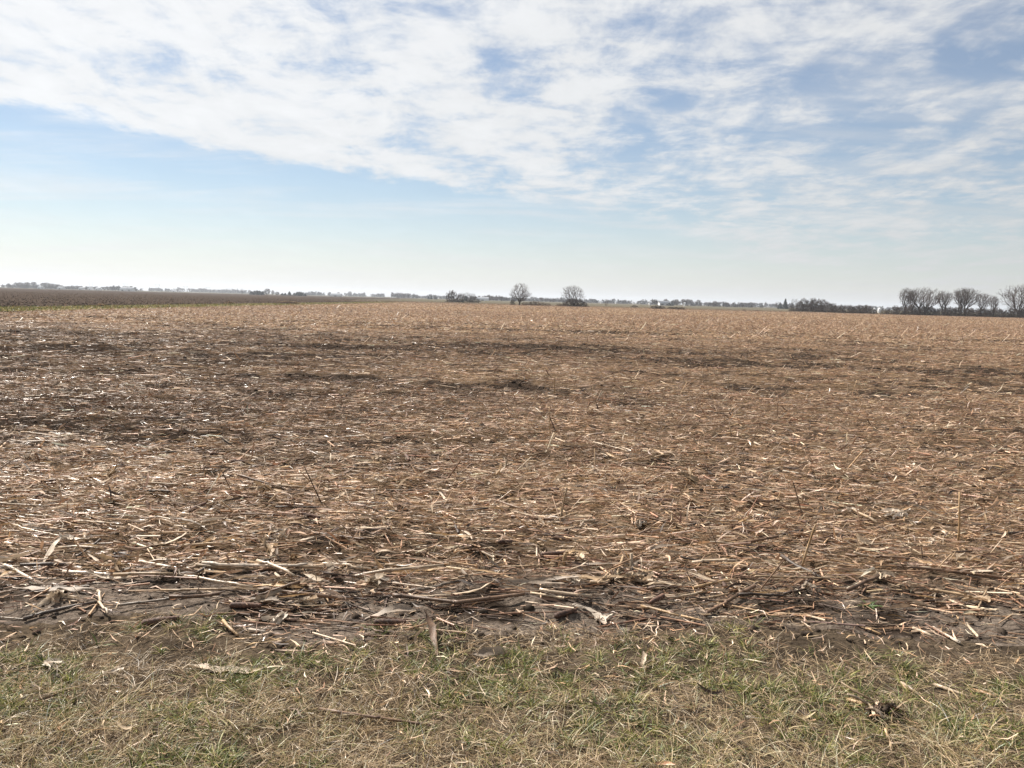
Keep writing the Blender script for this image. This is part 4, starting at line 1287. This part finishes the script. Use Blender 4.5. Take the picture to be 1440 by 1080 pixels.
brush('red', 1064, 250, 2.5, 8, 'low rust coloured weeds at the field end')

# distant woods: one mass of crowns along the horizon
def woods(name, spans, mat, seed):
    rg = np.random.default_rng(seed)
    g = Geo()
    for x0, x1, Y_, top in spans:
        nt = max(2, int((x1 - x0) / 1.25))
        for k in range(nt):
            px = x0 + (x1 - x0) * (k + rg.random()) / nt
            gap = float(vn(px, 0, 9.0, 91))
            if gap < 0.22:
                continue
            h = hp(top * (0.42 + 0.72 * float(vn(px, 0, 6.0, 90)) + rg.uniform(-0.10, 0.12)), Y_) + 1.2
            rad = hp(rg.uniform(1.8, 3.4), Y_)
            yy = Y_ + rg.uniform(-30, 30)
            cxp = at(px, Y_)
            m = 40
            th, zz = rg.uniform(0, 6.28, m), rg.random(m) ** 0.8
            rr = rad * np.sqrt(rg.random(m)) * np.sqrt(np.clip(1 - (zz * 1.02) ** 2.6, 0.03, 1))
            p = np.stack([cxp + np.cos(th) * rr, yy + np.sin(th) * rr, zz * h], -1)
            s = rad * rg.uniform(0.16, 0.42, (m, 1))
            tri = p[:, None] + rg.normal(0, 1, (m, 3, 3)) * s[:, None]
            tri[:, :, 2] = np.maximum(tri[:, :, 2], -0.1)
            g.add(tri.reshape(-1, 3), None, np.arange(m * 3).reshape(-1, 3))
    return tag(mobj(name, g.mesh(name, mat)), kind='stuff')

woods('distant_woods', [
    (-40, 20, 1500, 3.4), (20, 100, 1450, 2.6), (98, 150, 1550, 3.4), (150, 196, 1350, 4.6), (196, 250, 2100, 3.6), (250, 345, 2300, 4.2), (300, 352, 2200, 3.0),
    (425, 480, 1900, 3.6), (478, 550, 2000, 3.4), (548, 585, 1500, 5.2), (585, 640, 1700, 3.2), (640, 700, 1500, 3.6), (686, 725, 1050, 4.6), (725, 800, 1400, 4.4),
    (800, 862, 1300, 3.6), (860, 930, 1250, 5.0), (930, 1010, 950, 4.6), (1000, 1062, 900, 4.0), (1040, 1110, 1500, 5.0), (1100, 1260, 1600, 4.0), (1250, 1500, 1600, 5.0)], M_WOODS, 77)

# left horizon: groves and farmsteads
FG = 'grove on the far left horizon'
for px, hh, kd in ((12, 6.5, 'small_a'), (23, 8, 'small_c'), (28, 8.5, 'small_a'), (34, 8, 'small_c'), (39, 9, 'small_a'), (47.5, 9.5, 'small_b'), (53, 6, 'small_c'), (61, 8.5, 'small_b'),
                   (66, 9, 'small_c'), (72, 8, 'small_a'), (77, 7.5, 'small_c'), (82, 7, 'small_a'), (87, 5.5, 'small_c'), (90, 4, 'small_a')):
    bare_tree(kd, px, 1250 + rng.uniform(-25, 25), hh, 'leafless tree in the grove on the far left horizon', FG, 1.15)
for px, hh, kd in ((97, 4.5, 'small_c'), (102, 4, 'small_a'), (110, 5, 'small_c'), (122, 3.5, 'small_a'), (131, 4, 'small_c'), (147, 5, 'small_c'), (152, 5.5, 'small_a')):
    bare_tree(kd, px, 1300, hh, 'small hazy leafless tree among the white sheds on the left horizon', 'trees among the white sheds', 1.2)

def gable(px, Y, wpx, wallpx, roofpx, label, depth=10.0, roof='white', group=None, cat='barn', doors=1, rz=0.0):
    L, hw, hr = hp(wpx, Y) * 1.1, hp(wallpx, Y) + 0.7, hp(roofpx, Y) * 1.25 + 0.8
    root = empty('farm_building', (at(px, Y), Y, -0.15), rz)
    tag(root, label, cat, group)
    d = depth / 2
    w_ = L / 2
    vv = [(-w_, -d, 0), (w_, -d, 0), (w_, d, 0), (-w_, d, 0), (-w_, -d, hw), (w_, -d, hw), (w_, d, hw), (-w_, d, hw), (-w_, 0, hw + hr), (w_, 0, hw + hr)]
    mobj('wall', mesh('barn_wall', vv, [(0, 1, 5, 4), (2, 3, 7, 6), (0, 3, 7, 4), (1, 2, 6, 5)], [(4, 7, 8), (5, 6, 9)], mat=M_WHITE), root)
    e, tck = 0.4, 0.18
    A = [(-w_ - e, -d - e, hw - e * hr / d), (w_ + e, -d - e, hw - e * hr / d), (w_ + e, 0, hw + hr), (-w_ - e, 0, hw + hr), (w_ + e, d + e, hw - e * hr / d), (-w_ - e, d + e, hw - e * hr / d)]
    A = np.array(A) + (0, 0, 0.03)
    vv = np.concatenate([A, A + (0, 0, tck)])
    qs = [(0, 1, 2, 3), (3, 2, 4, 5), (6, 7, 8, 9), (9, 8, 10, 11), (0, 1, 7, 6), (5, 4, 10, 11), (0, 3, 9, 6), (3, 5, 11, 9), (1, 2, 8, 7), (2, 4, 10, 8)]
    mobj('roof', mesh('barn_roof', vv, qs, mat=M_WHITE if roof == 'white' else M_GREYROOF), root)
    for k in range(doors):
        cxp = -w_ + L * (k + 0.5) / doors
        dw, dh = min(2.0, L * 0.12), hw * 0.75
        vv = [(cxp - dw, -d - 0.08, 0), (cxp + dw, -d - 0.08, 0), (cxp + dw, -d - 0.08, dh), (cxp - dw, -d - 0.08, dh), (cxp - dw, -d - 0.02, 0), (cxp + dw, -d - 0.02, 0), (cxp + dw, -d - 0.02, dh), (cxp - dw, -d - 0.02, dh)]
        mobj('door', mesh('barn_door', vv, [(0, 1, 2, 3), (4, 5, 6, 7), (0, 1, 5, 4), (1, 2, 6, 5), (2, 3, 7, 6), (3, 0, 4, 7)], mat=M_DOOR), root)
    return root

gable(57.5, 1200, 4, 1.2, 0.9, 'small white shed in front of the far left grove')
gable(86, 1190, 6, 1.1, 0.9, 'low white shed at the right end of the far left grove')
gable(114.5, 1280, 4, 1.1, 0.9, 'small white shed, leftmost of three in the left farm')
gable(128, 1280, 4.5, 0.9, 0.9, 'small white shed, middle of three in the left farm')
gable(138, 1280, 4, 1.0, 1.0, 'small white shed, rightmost of three in the left farm')
gable(175.5, 1150, 7.5, 1.6, 1.8, 'larger white barn of the pair against the dark left woods', 14)
gable(184.3, 1120, 5.5, 1.6, 1.6, 'smaller white barn of the pair against the dark left woods', 12)
gable(245, 1900, 5, 1.0, 0.8, 'tiny hazy white shed left of the faint pylon')
gable(254, 1900, 3.5, 1.0, 0.8, 'tiny hazy white shed nearest the faint pylon')
gable(473, 1150, 13, 1.0, 1.5, 'low white shed under a single tree on the horizon', 14)
bare_tree('small_a', 476, 1170, 6, 'small hazy tree behind the low white shed')
bare_tree('small_c', 492, 1900, 7, 'hazy lone treetop above the distant woods')
bare_tree('small_b', 340.5, 800, 8.5, 'small lone leafless tree at the left of the evergreen grove', None, 0.75)
GG = 'evergreens of the farm grove'
for px, hh, ww in ((354, 5, 7), (358, 6, 7), (361.5, 6.6, 7), (365, 6.2, 7), (369, 5.5, 6.5)):
    conifer('round', px, 860 + rng.uniform(-8, 8), hh, ww, 'dark evergreen in the left dense row of the farm grove', GG)
for px, hh, ww in ((397, 3.6, 5), (401, 4, 4.5), (407, 6.2, 6)):
    conifer('broad', px, 870, hh, ww, 'dark evergreen in the middle of the farm grove', 'middle evergreens of the farm grove')
for px, hh, ww in ((414, 4.4, 6), (418, 6, 6), (421, 6.3, 6), (425, 5.2, 6), (429, 4, 4)):
    conifer('round', px, 850 + rng.uniform(-8, 8), hh, ww, 'dark evergreen in the right dense row of the farm grove', 'right evergreens of the farm grove')
bare_tree('small_c', 376, 880, 9, 'leafless tree rising between the evergreen rows', None, 1.1)
bare_tree('small_a', 383.5, 880, 7, 'narrow leafless tree between the evergreen rows', None, 0.7)
bare_tree('small_c', 390, 880, 5, 'low spreading leafless tree between the evergreen rows', None, 1.5)
for px, hh in ((554, 5), (559, 6.4), (564, 6.4), (569, 5.6), (575, 5.2)):
    bare_tree('small_c', px, 1480, hh + 0.8, 'hazy tree in the rounded wood left of centre', 'trees of the rounded wood', 1.3)
for px, hh in ((603, 4.2), (606.5, 5.3)):
    conifer('spruce', px, 1000, hh, 3, 'dark pointed evergreen of the pair on the horizon', 'pair of pointed evergreens')
conifer('spruce', 612.5, 1000, 5.6, 4, 'single dark pointed evergreen left of the large bush')
gable(679, 900, 14, 1.0, 1.5, 'long low white shed left of the solitary trees', 14)
for px in (674.5, 678.5, 683):
    bare_tree('slim_a', px, 950, 6.5, 'thin upright tree behind the long low white shed', 'thin trees behind the white shed', 0.45)
for px, hh in ((688, 6.5), (693, 5.8), (699, 5.5), (705, 5.6), (711, 5.8), (761, 6), (767, 4.6), (773, 4.4), (779, 4.8), (787, 4.4), (791, 4.6)):
    bare_tree('small_c', px, 1000, hh, 'small hazy tree on the horizon beside the left solitary tree', 'small horizon trees in the centre', 1.2)

# right of centre: the small farm
gable(914, 780, 2.6, 2.4, 0.8, 'narrow white silo-like shed of the right-centre farm', 3.5, cat='shed', doors=0)
gable(933.5, 820, 13, 2.0, 1.6, 'grey roofed barn of the right-centre farm', 12, roof='grey', doors=2)
gable(962.5, 780, 1.4, 2.4, 0.4, 'tiny white hut right of the dark evergreens', 2.0, cat='shed', doors=0)
gable(846, 1150, 2.2, 1.0, 0.6, 'tiny white shed, leftmost on the right-centre horizon', 6, cat='shed', doors=0)
gable(866, 1150, 1.6, 1.8, 0.6, 'tiny white shed between two others on the right-centre horizon', 5, cat='shed', doors=0)
gable(891, 1150, 1.6, 1.2, 0.6, 'tiny white shed left of the silo-like shed', 5, cat='shed', doors=0)
for px, hh, ww in ((941, 4.6, 5), (945, 4.8, 5)):
    conifer('round', px, 770, hh, ww, 'dark rounded evergreen right of the grey roofed barn', 'evergreens by the grey barn')
for px, hh, kd in ((921.5, 8, 'small_c'), (936, 9, 'small_c'), (951, 9, 'small_a'), (961, 9.5, 'small_b'), (967, 9.5, 'small_b'), (971, 9, 'small_c'), (982, 9, 'small_c'), (1005, 8, 'small_a'), (1022, 6.5, 'small_c'), (1033, 5.5, 'small_c')):
    bare_tree(kd, px, 880, hh, 'leafless tree of the right-centre farm skyline', 'trees of the right-centre farm', 1.0)

# two white tanks behind the low hedge
def tank(px, Y, dpx, hpx, label):
    r_, h_ = hp(dpx, Y) / 2, hp(hpx, Y)
    root = empty('farm_tank', (at(px, Y), Y, -0.1))
    tag(root, label, 'tank')
    prof = [(r_, 0), (r_, h_ * 0.7), (r_ * 0.85, h_ * 0.85), (r_ * 0.45, h_ * 0.97), (r_ * 0.05, h_)]
    th = np.linspace(0, 2 * math.pi, 17)[:-1]
    vv = np.concatenate([np.stack([np.cos(th) * a, np.sin(th) * a, np.full(16, b)], -1) for a, b in prof])
    qq = [(k * 16 + j, k * 16 + (j + 1) % 16, (k + 1) * 16 + (j + 1) % 16, (k + 1) * 16 + j) for k in range(4) for j in range(16)]
    mobj('shell', mesh('tank_shell', vv, qq, mat=M_WHITE, smooth=True), root)
    v, q, _ = sticks([(0, 0, h_ * 0.98)], [(0, 0, h_ * 1.06)], [r_ * 0.16], [r_ * 0.16], None, 8)
    mobj('cap', mesh('tank_cap', v, q, mat=M_STEEL), root)
tank(1229, 420, 4.6, 6.5, 'left of two white domed tanks beyond the hedge')
tank(1236.5, 420, 4.6, 7, 'right of two white domed tanks beyond the hedge')

# power line: V shaped guyed towers, far away
def pylon(px, toppx, label):
    Y_ = 2400
    h_ = hp(toppx, Y_) + 2
    root = empty('transmission_tower', (at(px, Y_), Y_, -0.2))
    tag(root, label, 'pylon', 'transmission towers on the left horizon')
    w_ = h_ * 0.26
    for s in (-1, 1):
        P0, P1 = np.array([s * 0.4, 0, 0.0]), np.array([s * w_, 0, h_ * 0.86])
        a0, a1, b0, b1 = [], [], [], []
        for dx, dy in ((-1, -1), (1, -1), (1, 1), (-1, 1)):
            o_ = np.array([dx, dy, 0]) * 0.4
            a0.append(P0 + o_ * 0.5); a1.append(P1 + o_)
        for k in range(10):
            f, f2 = k / 10, (k + 1) / 10
            sgn = 1 if k % 2 else -1
            a0.append(P0 + (P1 - P0) * f + np.array([sgn * 0.35, 0.35, 0])); a1.append(P0 + (P1 - P0) * f2 + np.array([-sgn * 0.35, 0.35, 0]))
        v, q, _ = sticks(a0, a1, 0.13, 0.13, None, 4)
        mobj('leg', mesh('tower_leg', v, q, mat=M_STEEL), root)
        v, q, _ = sticks([P1], [P1 + np.array([s * 0.9, 0, h_ * 0.13])], [0.3], [0.15], None, 4)
        mobj('earth_peak', mesh('tower_peak', v, q, mat=M_STEEL), root)
    z_ = h_ * 0.86
    v, q, _ = sticks([(-w_ * 1.6, 0, z_), (-w_ * 1.6, 0, z_), (w_ * 1.6, 0, z_)], [(w_ * 1.6, 0, z_), (-w_, 0, z_ + 1.2), (w_, 0, z_ + 1.2)], 0.3, 0.2, None, 4)
    mobj('crossarm', mesh('tower_arm', v, q, mat=M_STEEL), root)
    for xx in (-1.5, 0, 1.5):
        v, q, _ = sticks([(w_ * xx, 0, z_)], [(w_ * xx, 0, z_ - 1.8)], [0.12], [0.12], None, 4)
        mobj('insulator', mesh('insulator', v, q, mat=M_STEEL), root)
for px, tp in ((128, 10.5), (176.7, 9.5), (221.7, 9.5), (261, 8), (292.5, 7), (321, 6)):
    pylon(px, tp, 'faint V shaped steel pylon in the row beyond the left woods')

# low soil mound with grass at the end of the waterway, and a dark lump in the green strip
def mound(px, py, wid, h, label, seed):
    x_, y_ = gp(px, py)
    rg = np.random.default_rng(seed)
    root = empty('soil_mound', (x_, y_, 0))
    tag(root, label, 'mound')
    n_ = 18
    th = np.linspace(0, 2 * math.pi, n_ + 1)[:-1]
    vv = [np.stack([np.cos(th) * wid / 2 * f * rg.uniform(0.9, 1.1, n_), np.sin(th) * wid / 3.5 * f, np.full(n_, h * (1 - f ** 2)) - 0.03 + rg.normal(0, h * 0.08, n_)], -1) for f in (1.0, 0.8, 0.55, 0.3)]
    vv.append(np.array([[0, 0, h]]))
    qq = [(k * n_ + j, k * n_ + (j + 1) % n_, (k + 1) * n_ + (j + 1) % n_, (k + 1) * n_ + j) for k in range(3) for j in range(n_)]
    tt = [(3 * n_ + j, 3 * n_ + (j + 1) % n_, 4 * n_) for j in range(n_)]
    mobj('earth', mesh('mound_earth', np.concatenate(vv), qq, tt, mat=M_CLOD, smooth=True), root)
    n = 260
    a, f = rg.uniform(0, 6.28, n), np.sqrt(rg.random(n)) * 0.9
    p = np.stack([np.cos(a) * wid / 2 * f, np.abs(np.sin(a)) * wid / 3.5 * f, h * (1 - f ** 2) - 0.03], -1)
    c = np.tile([[0.24, 0.165, 0.09, 0.2]], (n, 1))
    v, q, c = ribbons(p, rg.uniform(0, 6.28, n), rg.uniform(0.7, 1.5, n), rg.uniform(0.08, 0.26, n), 0.05 * np.ones(n), -0.2 * np.ones(n), np.zeros(n), np.zeros(n), np.zeros(n), c, nseg=2, taper=0.7, root=True)
    g = Geo().add(v, q, None, c)
    mobj('grass_cap', g.mesh('mound_grass', M_GRASS), root)
mound(405, 427.5, 4.6, 0.42, 'low grass topped earth mound at the end of the green strip', 1)
mound(141, 431.5, 0.75, 0.16, 'small dark earth lump in the green strip at left', 2)
mound(323, 427.5, 1.8, 0.22, 'small brown earth lump where the green strip turns brown', 3)

# ------------------------------------------------------------------ labels that tell the look-alikes apart
def column(o):
    q_ = CAM.T @ (np.array(o.matrix_basis.translation) - (0, 0, EYE))
    return q_[0] / -q_[2]

ORD = ['leftmost', 'second', 'third', 'fourth', 'fifth', 'sixth', 'seventh', 'eighth', 'ninth', 'tenth', 'eleventh', 'twelfth', 'thirteenth', 'fourteenth']
def order_labels(group, noun, where):
    objs = sorted((o for o in C.objects if o.get('group') == group and o.parent is None), key=column)
    for k, o in enumerate(objs):
        last = k == len(objs) - 1
        o['label'] = (f'{ORD[0]} {noun} {where}' if k == 0 else f'rightmost {noun} {where}' if last else f'{ORD[k]} {noun} from the left {where}')

order_labels('grove on the far left horizon', 'leafless tree', 'in the far left horizon grove')
order_labels('trees among the white sheds', 'small hazy tree', 'among the left white sheds')
order_labels('evergreens of the farm grove', 'dark evergreen', 'in the left row of the farm grove')
order_labels('middle evergreens of the farm grove', 'dark evergreen', 'in the middle of the farm grove')
order_labels('right evergreens of the farm grove', 'dark evergreen', 'in the right row of the farm grove')
order_labels('trees of the rounded wood', 'hazy tree', 'in the rounded wood left of centre')
order_labels('pair of pointed evergreens', 'pointed evergreen', 'of the pair on the horizon')
order_labels('thin trees behind the white shed', 'thin upright tree', 'behind the long low white shed')
order_labels('small horizon trees in the centre', 'small hazy tree', 'along the horizon by the solitary trees')
order_labels('trees of the right-centre farm', 'leafless tree', 'on the right-centre farm skyline')
order_labels('evergreens by the grey barn', 'dark rounded evergreen', 'beside the grey roofed barn')
order_labels('transmission towers on the left horizon', 'faint V shaped pylon', 'beyond the left woods')
order_labels('trees behind the large rounded bush', 'leafless tree', 'behind the large rounded bush')
order_labels('brush of the middle hedge', 'tall brush clump', 'in the dense middle hedge')
order_labels('low brush of the middle hedge', 'low brush clump', 'in the low hedge left of the tanks')
order_labels('brush under the right solitary tree', 'dark brush clump', 'round the right solitary tree trunk')
order_labels('reddish brush between the solitary trees', 'low reddish brush clump', 'between the two solitary trees')
order_labels('reddish brush beside the right solitary tree', 'low reddish brush', 'just left of the right solitary tree')
order_labels('brush below the white silo', 'low dark brush clump', 'below the silo-like white shed')
order_labels('brush below the dark evergreens', 'low brown brush clump', 'below the dark barn evergreens')

# a loose piece that lies closest to something one can point at is named after it
hedge_trees = [(o, lb) for o in C.objects if o.get('group') == HR and o.parent is None
               for key, lb in (('left end', 'slim tree at the left hedgerow end'), ('second', 'slim second hedgerow tree'), ('big spreading many', 'big spreading hedgerow tree'),
                               ('fourth', 'fourth forked hedgerow tree'), ('tall forked leafless tree fifth', 'tall forked hedgerow tree'), ('smaller', 'smaller right-leaning hedgerow tree'),
                               ('thin small', 'thin small hedgerow tree'), ('broad tallest', 'broad tallest hedgerow tree')) if key in o['label']]
left = [o for o in C.objects if o.get('group') == HB]
named = set()
for tr, lb in hedge_trees:
    if lb in named or not left:
        continue
    named.add(lb)
    best = min(left, key=lambda o: abs(column(o) - column(tr)))
    left.remove(best)
    best['label'] = f'brown brush clump directly below the {lb}'

marks = [o for o in C.objects if o.parent is None and o.get('label') and not o.get('group') and o.get('category') in ('corn stalk', 'corn leaf', 'corn husk', 'corn cob', 'root clump')
         and len(o['label'].split()) <= 11]
NOUN = {'pale loose corn stalks': 'pale stalk piece', 'tan loose corn stalks': 'tan stalk piece', 'brown loose corn stalks': 'brown stalk piece',
        'blackened loose corn stalks': 'blackened stalk piece', 'pale loose corn leaves': 'pale leaf', 'golden loose corn leaves': 'golden leaf',
        'grey loose corn leaves': 'grey leaf', 'loose corn husks': 'papery husk', 'loose corn cobs': 'brown cob'}
for gname, noun in NOUN.items():
    left = [o for o in C.objects if o.get('group') == gname]
    for mk in marks:
        best, bd = None, 0.42
        for o in left:
            d_ = math.hypot(o.location.x - mk.location.x, o.location.y - mk.location.y)
            if d_ < bd:
                best, bd = o, d_
        if best is not None:
            left.remove(best)
            best['label'] = f"{noun} nearest the {mk['label']}"

# ------------------------------------------------------------------ haze
vb = [(-6100, -90, -1.2), (6100, -90, -1.2), (6100, 7100, -1.2), (-6100, 7100, -1.2), (-6100, -90, 48), (6100, -90, 48), (6100, 7100, 48), (-6100, 7100, 48)]
hm, ht = new_mat('haze_air')
pv = ht.n('ShaderNodeVolumePrincipled', i={'Color': (0.80, 0.86, 0.95, 1.0), 'Density': 0.00018, 'Anisotropy': 0.2})
ht.n('ShaderNodeOutputMaterial', i={'Volume': pv.outputs[0]})
hz = mobj('haze', mesh('haze', vb, [(0, 3, 2, 1), (4, 5, 6, 7), (0, 1, 5, 4), (1, 2, 6, 5), (2, 3, 7, 6), (3, 0, 4, 7)], mat=hm))
tag(hz, kind='stuff')
